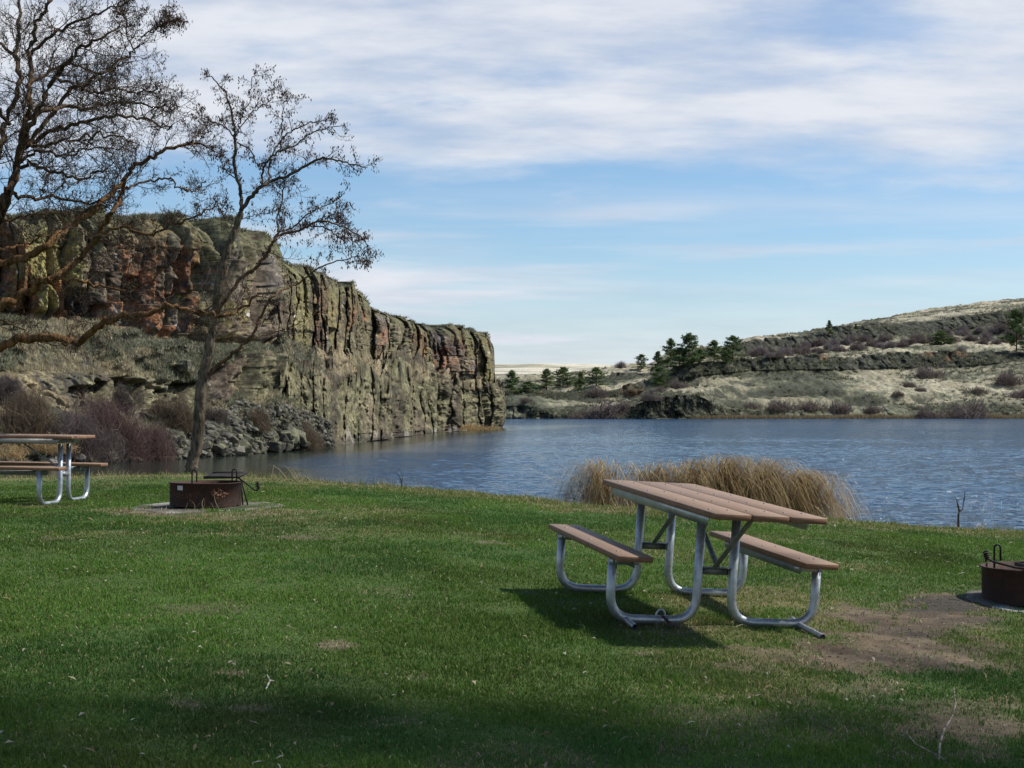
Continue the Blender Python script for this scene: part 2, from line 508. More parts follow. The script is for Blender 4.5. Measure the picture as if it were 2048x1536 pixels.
DRY = [(1500, 1205, 170, 30, .75), (1640, 1230, 90, 40, .6), (1180, 1022, 120, 9, .9), (1400, 1030, 260, 10, .55), (560, 1030, 90, 12, .9), (440, 1040, 120, 10, .7),
       (250, 1020, 90, 8, .7), (110, 1012, 80, 5, .6), (800, 975, 300, 6, .5), (300, 948, 300, 4, .6), (1900, 1062, 160, 8, .5), (600, 1065, 350, 10, .4),
       (1970, 1290, 120, 30, .45), (1300, 1090, 60, 8, .3), (1600, 1180, 100, 15, .4), (280, 1070, 200, 8, .35), (1750, 1050, 150, 6, .4)]

def patches(X, Y, L, jit=.35, seed=3):
    Z = lawn_z(X, Y, False)
    px, py = to_px(X, Y, Z)
    n = fbm(X * 1.6, Y * 1.6, 0, 5, seed) * .72 + fbm(X * 6, Y * 6, 0, 4, seed + 9) * .5
    m = np.zeros(np.shape(X))
    for cx, cy, rx, ry, s in L:
        d = np.sqrt(((px - cx) / rx) ** 2 + ((py - cy) / ry) ** 2)
        m = np.maximum(m, s * sstep(1.25, .45, d + n * .9))
    return m

def dirt_mask(X, Y):
    base = sstep(.42, .75, fbm(X * 1.1, Y * 1.1, 0, 4, 77)) * .45 * sstep(14, 9, Y)
    return np.clip(np.maximum(patches(X, Y, DIRT), base), 0, 1)

def dry_mask(X, Y):
    base = sstep(.25, .85, fbm(X * .7, Y * .7, 0, 4, 99)) * .45
    edge = sstep(-1.6, -.1, Y - crest(X)) * .75
    return np.clip(np.maximum(np.maximum(patches(X, Y, DRY, seed=8), base), edge), 0, 1)

def axis(lo, a, b, hi, fine, coarse):
    return np.concatenate([np.arange(lo, a, coarse), np.arange(a, b, fine), np.arange(b, hi + .01, coarse)])

gx = axis(-60, -12, 12, 60, .06, 1.5); gy = axis(-50, 5, 25, 29, .055, 1.0)
GX, GY = np.meshgrid(gx, gy)
GZ = lawn_z(GX, GY)
dm, rm = dirt_mask(GX, GY), dry_mask(GX, GY)
GC = mix(np.array([.060, .095, .022]), np.array([.165, .14, .065]), rm)
mott = .5 + .5 * np.clip(fbm(GX * 3, GY * 3, 0, 4, 12), -1, 1)
soilc = mix(np.array([.075, .052, .034]), np.array([.175, .135, .088]), mott)
soilc = soilc * (1 + .35 * np.clip(fbm(GX * 11, GY * 11, 0, 3, 13), -1, 1))[..., None]
GC = mix(GC, soilc, dm)
char_shade = patches(GX, GY, [(1890, 1208, 105, 17, 1.0), (1985, 1240, 90, 10, .6)], seed=15)  # dark ashy gravel, with the fire ring's cast shadow painted into its colour
GC = mix(GC, np.array([.042, .038, .033]), char_shade * .85)
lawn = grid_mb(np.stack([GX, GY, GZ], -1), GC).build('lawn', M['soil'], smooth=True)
tag(lawn, kind='structure')

# concrete pads first (they also keep grass off)
RING_A = ground_hit(411, 1011); RING_B = ground_hit(2074, 1204)
PADS = [(RING_A, .60), (RING_B, .54)]

def grass_blades():
    n = 950000
    # sample Y with density ~ 1/Y, X inside the view plus a margin
    Y = 5.4 * (21.8 / 5.4) ** (RNG.random(n) ** .88) + RNG.normal(0, .02, n)
    Y = np.where(RNG.random(n) < .12, RNG.uniform(15, 25.5, n), Y)
    X = (RNG.random(n) * 2 - 1) * (Y * .345 + .5)
    n_in = n; n2 = 420000                                   # the lawn goes on either side of the view, a little coarser
    Y2 = 4.2 * (24.0 / 4.2) ** RNG.random(n2); e = Y2 * .345 + .4
    X2 = np.where(RNG.random(n2) < .5, -1, 1) * (e + 5.0 * RNG.random(n2) ** 1.3)
    X = np.concatenate([X, X2]); Y = np.concatenate([Y, Y2]); n = n + n2
    wmul = np.concatenate([np.ones(n_in), np.full(n2, 1.7)])
    d, r = dirt_mask(X, Y), dry_mask(X, Y)
    cl = .5 + .5 * np.clip(fbm(X * 2.2, Y * 2.2, 0, 4, 31) * 1.2, -1, 1)
    tuft = sstep(.15, .6, fbm(X * 6, Y * 6, 0, 3, 61))
    keep = RNG.random(n) < np.clip((1.02 - d * 1.0 + .25 * tuft * d) * (.55 + .45 * cl), .03, 1)
    for (c, rad) in PADS:
        keep &= ((X - c[0]) ** 2 + (Y - c[1]) ** 2) > (rad * .97 + .06 * RNG.random(n)) ** 2
    keep &= Y < crest(X) + 1.6
    X, Y, d, r, cl, tuft, wmul = (a[keep] for a in (X, Y, d, r, cl, tuft, wmul)); n = len(X)
    Z = lawn_z(X, Y) - .004
    dead = RNG.random(n) < (.045 + .5 * r ** 1.4 + .35 * d)
    edge = sstep(-.8, .3, Y - crest(X))
    hgt = RNG.uniform(.010, .028, n) * (.75 + .6 * cl + .5 * tuft) * (1 + edge * RNG.random(n) * 1.6)
    tall = RNG.random(n) < .004; hgt = np.where(tall, hgt * 2.2, hgt)
    hgt = np.where(dead, hgt * .9, hgt)
    wid = wmul * (.0015 + .00013 * Y) * RNG.uniform(.7, 1.3, n)
    az = RNG.random(n) * 2 * PI
    lean = np.where(dead, RNG.uniform(.5, 1.6, n), RNG.uniform(.15, .9, n))
    dx, dy = np.cos(az), np.sin(az)
    fa = RNG.random(n) * 2 * PI
    wx, wy = np.cos(fa) * wid, np.sin(fa) * wid
    b = np.stack([X, Y, Z], -1)
    w = np.stack([wx, wy, np.zeros(n)], -1)
    mid = b + np.stack([dx * hgt * lean * .28, dy * hgt * lean * .28, hgt * .62], -1)
    tip = b + np.stack([dx * hgt * lean, dy * hgt * lean, hgt * (1.08 - .22 * lean)], -1)
    V = np.stack([b - w, b + w, mid + w * .75, mid - w * .75, tip], 1)
    g1 = mix(np.array([.060, .142, .021]), np.array([.118, .208, .036]), RNG.random(n) ** 1.2)
    g1 = mix(g1, np.array([.145, .185, .04]), .5 * cl * RNG.random(n))
    g1 = mix(g1, np.array([.045, .115, .03]), sstep(.1, .5, fbm(X * .9, Y * .9, 0, 3, 55)) * .6)
    tone = fbm(X * .5, Y * .5, 0, 4, 57)
    g1 = g1 * (1 + .32 * np.clip(tone, -1, 1))[:, None]
    g1 = mix(g1, np.array([.105, .085, .03]), sstep(.25, .8, fbm(X * .8, Y * .8, 0, 4, 58)) * .35)
    dd = mix(np.array([.26, .20, .10]), np.array([.46, .39, .23]), RNG.random(n))
    g1 = mix(g1, np.array([.17, .175, .055]), r * .42)
    c = np.where(dead[:, None], dd, g1) * RNG.uniform(.8, 1.2, n)[:, None]
    C = np.repeat(c, 5, 0)
    i = np.arange(n)[:, None] * 5
    m = MB()
    m.add(V.reshape(-1, 3), np.concatenate([i, i + 1, i + 2, i + 3], 1), np.concatenate([i + 3, i + 2, i + 4], 1), C)
    o = m.build('grass', M['grass'])
    tag(o, 'short patchy green lawn grass running down to the lake edge', 'grass', kind='stuff')
grass_blades()

def litter():
    m = MB(); n = 600
    Y = 5.6 * (20 / 5.6) ** RNG.random(n); X = (RNG.random(n) * 2 - 1) * (Y * .34)
    Z = lawn_z(X, Y) + .012
    dmk = dirt_mask(X, Y)
    for k in range(n):
        L = random.uniform(.008, .03) * (1.25 if Y[k] > 12 else 1); W = random.uniform(.004, .011)
        a = random.random() * PI; t = random.uniform(-.5, .5)
        u = np.array([math.cos(a), math.sin(a), t]) * L; v = np.array([-math.sin(a), math.cos(a), random.uniform(-.4, .4)]) * W
        c = np.array([X[k], Y[k], Z[k] + abs(t) * L * .5])
        bend = np.array([0, 0, random.uniform(.002, .012)])
        col = random.choice([(.34, .28, .18), (.40, .35, .25), (.24, .18, .10), (.46, .43, .35), (.16, .105, .06)])
        m.add([c - u, c - v + bend, c + u, c + v + bend], [(0, 1, 2, 3)], None, col)
    n2 = 9000                                              # bark chips and crumbs on the bare earth
    Y = 5.6 * (13 / 5.6) ** RNG.random(n2); X = (RNG.random(n2) * 2 - 1) * (Y * .34); k_ = dirt_mask(X, Y) > .45
    X, Y = X[k_], Y[k_]; Z = lawn_z(X, Y)
    for k in range(len(X)):
        L = random.uniform(.004, .018); W = L * random.uniform(.2, .6); a = random.random() * PI
        u = np.array([math.cos(a), math.sin(a), random.uniform(-.3, .3)]) * L; v = np.array([-math.sin(a), math.cos(a), random.uniform(-.5, .5)]) * W
        c = np.array([X[k], Y[k], Z[k] + .004])
        m.add([c - u, c - v + [0, 0, .005], c + u, c + v + [0, 0, .003]], [(0, 1, 2, 3)], None, np.array(random.choice([(.12, .085, .055), (.2, .15, .1), (.07, .05, .035), (.34, .29, .22), (.26, .2, .13)])))
    tag(m.build('leaf_litter', M['leafy']), 'pale dry leaf bits and seed pods scattered over the lawn', 'leaf litter', kind='stuff')
litter()

# ------------------------------------------------------------------ picnic tables
def arc_path(pts, r, n=7):
    """polyline with its inner corners rounded to radius r"""
    P = [np.asarray(p, float) for p in pts]; out = [P[0]]
    for k in range(1, len(P) - 1):
        a = P[k - 1] - P[k]; b = P[k + 1] - P[k]
        a /= np.linalg.norm(a); b /= np.linalg.norm(b)
        for t in np.linspace(0, 1, n):
            s = P[k] + a * r * (1 - t) ** 2 + b * r * t ** 2      # quadratic rounding
            out.append(s)
    out.append(P[-1]); return np.array(out)

def add_bolts(m, us, vs, z):
    for u in us:
        for v in vs:
            a = np.arange(8) * PI / 4
            top = np.stack([u + .009 * np.cos(a), v + .009 * np.sin(a), np.full(8, z + .0035)], 1)
            bot = top - [0, 0, .006]
            V = np.vstack([top, bot, [[u, v, z + .005]]])
            Q = [(k, 8 + k, 8 + (k + 1) % 8, (k + 1) % 8) for k in range(8)]
            T = [(16, k, (k + 1) % 8) for k in range(8)]
            m.add(V, Q, T, None, 1)

def make_table(root, skids=True):
    ht, hs = .819, .467
    u0, u1 = -.891, 1.534
    for k in range(3):
        v = (-1 + k) * .2445
        m = MB(); m.box(((u0 + u1) / 2, v, ht - .019), (u1 - u0, .235, .038), None, .005)
        add_bolts(m, (-.66, .05, .66, 1.28), (v - .06, v + .06), ht)
        m.build('table_plank', [M['plank'], M['bolt']], root)
    for s in (-1, 1):
        v = s * .634
        m = MB(); m.box((0, v, hs - .019), (1.81, .235, .038), None, .005)
        add_bolts(m, (-.66, 0, .66), (v - .05, v + .05), hs)
        m.build('bench_seat', [M['plank'], M['bolt']], root)
    for u in (-.656, .656):
        for s in (-1, 1):
            P = arc_path([(u, s * .709, hs - .045), (u, s * .709, .03), (u, s * .121, .03), (u, s * .121, ht - .1)], .17, 9)
            m = MB(); m.tube(P, .030, 16); m.build('leg_frame', M['galv'], root, smooth=True)
        m = MB()
        m.box((u, 0, .385), (.05, .19, .006)); m.box((u - .022, 0, .36), (.006, .19, .05))
        m.build('crossbar', M['darksteel'], root)
        m = MB()
        m.box((u, 0, ht - .041), (.045, .62, .006)); m.box((u + .0225, 0, ht - .067), (.006, .62, .05))
        m.build('top_bracket', M['darksteel'], root)
        for s in (-1, 1):
            m = MB()
            m.box((u, s * .64, hs - .041), (.05, .2, .006)); m.box((u + .026, s * .64, hs - .062), (.006, .2, .042))
            m.build('seat_bracket', M['galv'], root)
    for s in (-1, 1):
        m = MB()
        a, b = -.74, 1.36
        for (x0, x1, x2, x3) in ((a, a + .05, b - .05, b),):
            y = s * .325; z1 = ht - .039; z0 = ht - .098
            V = []
            for yy in (y - .003, y + .003): V += [(x0, yy, z1), (x1, yy, z0), (x2, yy, z0), (x3, yy, z1)]
            m.add(V, [(0, 1, 2, 3), (7, 6, 5, 4), (0, 4, 5, 1), (1, 5, 6, 2), (2, 6, 7, 3), (3, 7, 4, 0)])
            m.box(((a + b) / 2, y - s * .025, z1 - .003), (b - a - .01, .044, .006))
        m.build('top_rail', M['galv'], root)
        m = MB()
        m.box((0, s * .575, hs - .069), (1.40, .006, .06)); m.box((0, s * .595, hs - .0415), (1.40, .034, .006))
        m.build('seat_rail', M['darksteel'], root)
    for a, b in (((-.656, .0, .39), (-.06, .0, ht - .05)), ((.63, .018, .39), (.03, .018, ht - .05)), ((.68, -.018, .39), (1.27, -.018, ht - .05))):
        m = MB(); m.bar(a, b, .036, .012, bev=.003); m.build('brace', M['darksteel'], root)
    if skids:
        for v, L in ((.60, .38), (-.60, .20)):
            m = MB()
            P = np.array([(.56, v, .045), (.68, v, .030), (.68 + L, v, .016)])
            m.tube(P, .019, 14, cap=False); m.tube(P[::-1], .0155, 14, cap=False)
            m.build('skid_pipe', M['galv'], root, smooth=True)

UVW = np.array([[.219, .973, .066], [-.975, .221, -.025], [-.039, -.059, .997]])
def frame_mat(ax, o):
    q, _ = np.linalg.qr(ax)
    q = q * np.sign(np.sum(q * ax, 0))
    m = Matrix.Identity(4)
    for i in range(3):
        for j in range(3): m[i][j] = q[i, j]
        m[i][3] = o[i]
    return m
o1 = np.array([1.171, 10.844, .694])
t1 = empty('picnic_table', mat=frame_mat(UVW, o1))
tag(t1, 'large brown-topped picnic table with galvanised pipe legs in front of the golden reeds', 'picnic table', 'picnic tables on the lawn')
make_table(t1)
gleg = gpt(142, 1002)
t2p = gleg.copy()
ax2 = np.array([[-.993, -.115, .012], [.115, -.993, .0], [.012, .0, 1.0]])
o2 = t2p + np.array([-.75, .12, 0]); o2[2] = lawn_z(o2[0] + .2, o2[1]) - .012
t2 = empty('picnic_table', mat=frame_mat(ax2, o2))
tag(t2, 'picnic table cut by the left edge of the photo, standing before the red shrubs', 'picnic table', 'picnic tables on the lawn')
make_table(t2, False)

# anchor chain on the near table
ch = empty('security_chain', mat=frame_mat(UVW, o1 + UVW @ np.array([.656, -.36, .0])))
tag(ch, 'steel shackle and rusty chain anchoring the near table leg to the grass', 'chain')
m = MB()
a = np.linspace(-.25 * PI, 1.25 * PI, 16)
m.tube(np.stack([np.zeros(16), .03 * np.cos(a), .058 + .040 * np.sin(a)], 1), .007, 10); m.tube([(0, -.04, .026), (0, .04, .026)], .008, 10)
m.build('shackle', M['galv'], ch, smooth=True)
p = np.array([.040, .0, .062])
m = MB()
for k in range(6):
    a = np.linspace(0, 2 * PI, 13); c = p + np.array([.024, .002 * (k % 2), -.004]) * k
    r1, r2 = .016, .009
    d = np.array([.95, 0, -.3]); e = np.array([0, 1, 0]) if k % 2 else np.array([.3, 0, .95])
    m.tube(c + np.outer(np.cos(a), d) * r1 + np.outer(np.sin(a), e) * r2, .0035, 6)
m.build('chain_links', M['rust'], ch, smooth=True)
m = MB(); aa = np.arange(12) * PI / 6
m.add(np.vstack([np.stack([.20 + .06 * np.cos(aa), .02 + .045 * np.sin(aa),   .034 + 0 * aa], 1), [[.20, .02, .042]]]), None, [(12, k, (k + 1) % 12) for k in range(12)])
m.build('anchor_plate', M['rust'], ch)

# ------------------------------------------------------------------ fire rings
def make_ring(root, R, H, lever, grate_tilt, legs=True):
    n = 56; a = np.arange(n + 1) * 2 * PI / n
    m = MB()
    prof = [(R, 0), (R, H - .012), (R + .014, H - .008), (R + .014, H), (R - .004, H), (R - .006, .0)]
    P = np.array([[(r * math.cos(t) * (1 + .004 * math.sin(3 * t)), r * math.sin(t), z + .002 * math.sin(2 * t)) for t in a] for r, z in prof])
    g = grid_mb(P[:, ::-1]); g.build('ring_wall', M['rust'], root, smooth=False)
    m = MB()
    m.add([(R * .97 * math.cos(t), R * .97 * math.sin(t), .03 + .02 * random.random()) for t in a[:-1]] + [(0, 0, .07)], None, [(n, k, (k + 1) % n) for k in range(n)])
    m.build('ash_bed', M['soot'], root)
    # hanger posts with looped tops
    hx, hy = lever['posts']
    for (x, y) in (hx, hy):
        m = MB()
        b = np.linspace(0, PI, 9)
        P = [(x - .026, y, H * .55), (x - .026, y, H + .12)] + [(x - .026 * math.cos(t), y, H + .12 + .028 * math.sin(t)) for t in b[1:]] + [(x + .026, y, H + .015)]
        m.tube(P, .0085, 8); m.build('grate_hanger', M['soot'], root, smooth=True)
    # grate
    g0, g1 = np.array(lever['grate'][0]), np.array(lever['grate'][1])   # two ends of the front bar
    dv = g1 - g0; L = np.linalg.norm(dv); dv /= L; nv = np.array([-dv[1], dv[0], 0]); nv /= np.linalg.norm(nv)
    nv = nv * lever.get('side', 1); nv = nv * math.cos(grate_tilt) + np.array([0, 0, math.sin(grate_tilt)])
    D = lever['depth']
    gr = MB()
    for t in (0, 1): gr.bar(g0 + nv * D * t, g1 + nv * D * t, .012, .03)
    for t in (0, 1): gr.bar(g0 + dv * L * t, g0 + dv * L * t + nv * D, .012, .03)
    nb = 14
    for k in range(1, nb): gr.bar(g0 + dv * L * k / nb - [0, 0, .004], g0 + dv * L * k / nb + nv * D - [0, 0, .004], .014, .016)
    gr.build('cooking_grate', M['soot'], root)
    # lever with a coiled grip
    A = np.array(lever['arm'], float)
    m = MB(); m.tube(A, .009, 8)
    d = A[-1] - A[-2]; d /= np.linalg.norm(d); s1 = np.cross(d, [.3, .5, .8]); s1 /= np.linalg.norm(s1); s2 = np.cross(d, s1)
    t = np.linspace(0, 1, 90); an = t * 2 * PI * 5
    hd = m.build('lever', M['soot'], root, smooth=True)
    m = MB(); m.tube(A[-1] + np.outer(t - .75, d) * .085 + np.outer(np.cos(an), s1) * .019 + np.outer(np.sin(an), s2) * .019, .006, 6)
    m.build('coil_grip', M['soot'], hd, smooth=True)
    if legs:
        for q in lever['legs']:
            m = MB(); m.tube(q, .009, 8); m.build('support_leg', M['soot'], root, smooth=True)

ra = empty('fire_ring', gpt(411, 1013) + np.array([0, 0, .02]))
tag(ra, 'round rusty steel fire ring with raised grate on a pale pad near the thin tree', 'fire ring', 'rusty steel fire rings')
RA, HA = .395, .262
make_ring(ra, RA, HA, dict(posts=((-.05, -.37), (.345, -.12)), grate=((-.03, .05, HA + .045), (.37, .0, HA + .055)), depth=.30,
          arm=[(.36, .02, HA + .045), (.45, -.02, HA - .01), (.56, -.06, HA - .09), (.595, -.07, HA - .095), (.605, -.075, HA - .06), (.595, -.08, HA - .02)],
          legs=[[(.385, .06, HA + .04), (.41, .05, .0)], [(.40, .0, HA + .03), (.475, .0, .0)]]), .12)
m = MB(); t0 = -.5 * PI - .57
for k in range(1):
    tt = np.linspace(t0 - .1, t0 + .1, 5)
    V = [((RA + .004) * math.cos(t), (RA + .004) * math.sin(t), z) for t in tt for z in (.185, .235)]
    m.add(V, [(2 * k, 2 * k + 2, 2 * k + 3, 2 * k + 1) for k in range(4)])
m.build('label_plate', M['plate'], ra)
m = MB()          # drain holes and flaked paint specks
for tdeg, z, r in ((-62, .035, .008), (-92, .055, .009)):
    t = math.radians(tdeg); c = np.array([(RA + .003) * math.cos(t), (RA + .003) * math.sin(t), z]); e1 = np.array([-math.sin(t), math.cos(t), 0])
    aa = np.arange(10) * PI / 5
    m = MB(); m.add(np.vstack([c + np.outer(np.cos(aa), e1) * r + np.outer(np.sin(aa), [0, 0, 1]) * r, c]), None, [(10, k, (k + 1) % 10) for k in range(10)])
    m.build('drain_hole', M['soot'], ra)
m = MB()
for k in range(170):
    if k < 90: t = math.radians(random.gauss(-57, 7)); z = random.gauss(.15, .025)
    else: t = math.radians(random.gauss(-112, 14)); z = random.gauss(.125, .02)
    r = random.uniform(.0015, .006); c = np.array([(RA + .003) * math.cos(t), (RA + .003) * math.sin(t), z]); e1 = np.array([-math.sin(t), math.cos(t), 0])
    aa = np.arange(5) * 2 * PI / 5 + random.random()
    m.add(c + np.outer(np.cos(aa), e1) * r + np.outer(np.sin(aa), [0, 0, 1]) * r * random.uniform(.4, 1.6), None, [(0, 1, 2), (0, 2, 3), (0, 3, 4)], (.38, .2, .12) if k < 90 else (.22, .1, .06))
M['flake'] = vcol_mat('flaked_paint', .8, 0, 0)
m.build('paint_flakes', M['flake'], ra)['kind'] = 'stuff'

rb = empty('fire_ring', gpt(2074, 1208) + np.array([0, 0, .02]))
tag(rb, 'dark shaded fire ring cut by the right edge of the photo', 'fire ring', 'rusty steel fire rings')
RB, HB = .425, .275
make_ring(rb, RB, HB, dict(posts=((-.175, -.355), (-.225, .29)), grate=((-.10, -.365, HB + .012), (.32, -.32, HB + .012)), depth=.45,
          arm=[(-.10, -.365, HB + .015), (-.265, -.31, HB + .02), (-.395, -.15, HB + .05), (-.43, -.11, HB + .075), (-.435, -.095, HB + .115)],
          legs=[]), .0, legs=False)

def make_pad(c, r, name, label, seed):
    n = 64; a = np.arange(n) * 2 * PI / n
    P = []
    for f in (0, .35, .7, .93, 1.0, 1.03):
        rr = r * f * (1 + .05 * np.sin(3 * a + seed) + .03 * np.sin(7 * a + seed * 2)) if f else np.zeros(n)
        X, Y = c[0] + rr * np.cos(a), c[1] + rr * np.sin(a)
        z = lawn_z(X, Y) + (.010 if f < 1 else (.008 if f == 1 else -.03)) + .004 * fbm(X * 9, Y * 9, 0, 3, seed)
        P.append(np.stack([X, Y, z], 1))
    P = np.array(P); P = np.concatenate([P, P[:, :1]], 1)
    w = .5 + .5 * fbm(P[..., 0] * 5, P[..., 1] * 5, 0, 4, seed)
    C = mix(np.array([.075, .064, .05]), np.array([.17, .152, .125]), np.clip(w, 0, 1))
    rr_ = np.hypot(P[..., 0] - c[0], P[..., 1] - c[1]) / r
    C = mix(C, np.array([.50, .48, .45]), sstep(.9, .97, rr_) * sstep(-.1, .25, fbm(P[..., 0] * 3, P[..., 1] * 3, 0, 3, seed + 8)) * .8)
    ash = sstep(-.02, .35, fbm(P[..., 0] * 2.2, P[..., 1] * 2.2, 0, 3, seed + 4) + .25) * np.where(np.hypot(P[..., 0] - c[0], P[..., 1] - c[1]) < r * .9, 1, 0)
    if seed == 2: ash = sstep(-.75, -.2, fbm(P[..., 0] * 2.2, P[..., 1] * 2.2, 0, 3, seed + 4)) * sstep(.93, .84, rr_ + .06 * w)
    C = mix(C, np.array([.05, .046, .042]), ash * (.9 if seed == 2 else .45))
    o = grid_mb(P, C).build(name, M['concrete'], smooth=True)
    tag(o, label, 'concrete pad')
pa = gpt(411, 1013); pb = gpt(2074, 1208)
make_pad(pa, .84, 'concrete_pad', 'pale concrete pad under the rusty fire ring near the thin tree', 1)
make_pad(pb, .58, 'concrete_pad', 'ash-stained concrete pad under the fire ring at the right edge', 2)

# ------------------------------------------------------------------ reeds
def arch(m, base, az, h, reach, droop, w, col, n=7, curl=1.0):
    t = np.linspace(0, 1, n)
    hor = reach * t ** 1.7
    z = h * (t - droop * t ** 3.2)
    side = np.sin(t * PI) * curl * .04
    P = np.stack([base[0] + np.cos(az) * hor - np.sin(az) * side, base[1] + np.sin(az) * hor + np.cos(az) * side, base[2] + z], 1)
    wd = w * (1 - t * .75)
    s = np.array([math.cos(az + 1.4), math.sin(az + 1.4), .0])
    V = np.stack([P - s * wd[:, None], P + s * wd[:, None]], 1).reshape(-1, 3)
    Q = [(2 * k, 2 * k + 1, 2 * k + 3, 2 * k + 2) for k in range(n - 1)]
    m.add(V, Q, None, col)

def make_reeds():
    # each fountain of stems that can be told apart in the photo is a clump of its own
    clumps = [(1215, 908, 26, 1.0, 'leftmost pale reed clump whose stems droop to the left over the water'),
              (1288, 917, 22, 1.0, 'low reed clump second from the left, just above the far corner of the table top'),
              (1362, 913, 22, 1.0, 'reed clump in the middle of the row, left of the tallest one'),
              (1432, 902, 24, 1.0, 'tallest golden reed clump of the row, tips arching right'),
              (1508, 908, 24, 1.0, 'thick golden reed clump second from the right end of the row'),
              (1590, 930, 26, 1.0, 'broad golden reed clump at the right end, sweeping down to the grass')]
    for (px, py, _, s, lab) in clumps:
        Y = 21.6
        c = at(px, 1010, Y); top = at(px, py, Y)
        zb = max(lawn_z(c[0], Y), 0.0)
        H = top[2] - zb
        m = MB()
        left = px < 1260
        full = {1215: 620, 1288: 640, 1362: 700, 1432: 880, 1508: 820, 1590: 900}[px]
        for k in range(full):
            r = abs(random.gauss(0, .17)); th = random.random() * 2 * PI
            b = np.array([c[0] + r * math.cos(th) * 1.2, Y + r * math.sin(th) * 1.2, zb - .03])
            dom = PI + .3 if left else -.12
            az = random.gauss(dom, .5) if random.random() < .78 else random.random() * 2 * PI
            reach = random.uniform(.45, 1.5) * H * .66
            u_ = random.random()
            droop = random.uniform(.75, 1.4) if u_ < .86 else random.uniform(.05, .35)
            t = np.linspace(0, 1, 40); pk = np.max(t - droop * t ** 3.2)
            hh = H * (random.uniform(.35, 1.0) ** .7) * (1.0 if u_ < .86 else .92) / pk
            if u_ > .97: hh *= 1.12; reach *= .4
            v = random.random()
            col = mix(np.array([.23, .155, .068]), np.array([.55, .43, .235]), v ** 1.2) * random.uniform(.7, 1.15)
            if left and random.random() < .3: col = np.array([.48, .42, .30]) * random.uniform(.7, 1.1)
            if random.random() < .12: col = np.array([.2, .12, .05])
            arch(m, b, az, hh, reach, droop, random.uniform(.003, .0085), col, 9, random.uniform(-2.5, 2.5))
        o = m.build('reed_clump', M['leafy'])
        tag(o, lab, 'reeds', 'golden reed clumps at the lake edge')
make_reeds()

def stalks(name, label, cat, px, py, n, hpx, spread, lean=(0, .5), col=(.34, .27, .17), w=.004, group=None, droopy=.3):
    b = gpt(px, py); Y = b[1]; m = MB()
    for k in range(n):
        bb = b + np.array([random.gauss(0, spread), random.gauss(0, spread * .6), 0]); bb[2] = max(lawn_z(bb[0], bb[1]), 0) - .02
        h = hpx / FPX * Y * random.uniform(.55, 1.05)
        az = random.random() * 2 * PI
        arch(m, bb, az, h * 1.1, h * random.uniform(*lean), random.uniform(0, droopy), w * random.uniform(.6, 1.2), np.array(col) * random.uniform(.7, 1.2), 7)
    o = m.build(name, M['leafy']); tag(o, label, cat, group, 'stuff' if spread > .15 else None)
    return o
stalks('dry_weed', 'few long arching dry grass stalks at the lake edge right of the fire ring', 'weed', 598, 962, 9, 60, .28, (.5, 1.6), w=.006, droopy=.6)
stalks('dry_weed', 'sparse pale weed stalks at the right foot of the reed row', 'weed', 1690, 1036, 46, 88, .17, (.1, .8), w=.0045, droopy=.4)
stalks('dry_weed', 'thin dry stems on the bank just right of the reeds, above the lawn edge', 'weed', 1735, 1043, 14, 40, .25, (.1, .8), w=.004)
stalks('dry_weed', 'low tangle of dry stems left of the reed row on the lawn edge', 'weed', 1165, 1008, 10, 60, .18, (.1, .7), w=.004)
stalks('dry_weed', 'short dry tuft on the lawn edge in front of the open water', 'weed', 1010, 990, 18, 26, .25, (.1, .8), w=.004)
stalks('dry_weed', 'dry grass sprigs growing at the front foot of the left fire ring', 'weed', 408, 1026, 14, 34, .16, (.2, 1.0), w=.003)
stalks('dry_weed', 'dry bunch of stems standing beside the end of the left picnic table', 'weed', 178, 950, 22, 70, .28, (.2, .9), w=.005)
stalks('dry_weed', 'faint pale stems at the lawn edge near the right border of the photo', 'weed', 1992, 1062, 8, 60, .2, (.05, .4), col=(.45, .42, .36), w=.0035)

def bank_grass():
    n = 2600; m = MB(); X = RNG.uniform(-7.5, 7.5, n); Y = crest(X) + RNG.normal(.15, .45, n)
    patch = fbm(X * 1.3, 0 * X, 5, 3, 88)
    for k in range(n):
        if patch[k] < -.25 and random.random() < .8: continue
        h = random.uniform(.04, .13) * (1.5 if patch[k] > .35 else 1); b = np.array([X[k], Y[k], float(lawn_z(X[k], Y[k])) - .01])
        arch(m, b, random.random() * 2 * PI, h, h * random.uniform(.2, .9), random.uniform(0, .5), random.uniform(.002, .004), np.array(random.choice([(.36, .29, .16), (.28, .24, .10), (.16, .19, .05), (.42, .36, .22)])) * random.uniform(.8, 1.15), 4)
    tag(m.build('bank_grass', M['leafy']), 'longer half-dry grass along the lawn edge above the lake', 'grass', kind='stuff')
bank_grass()

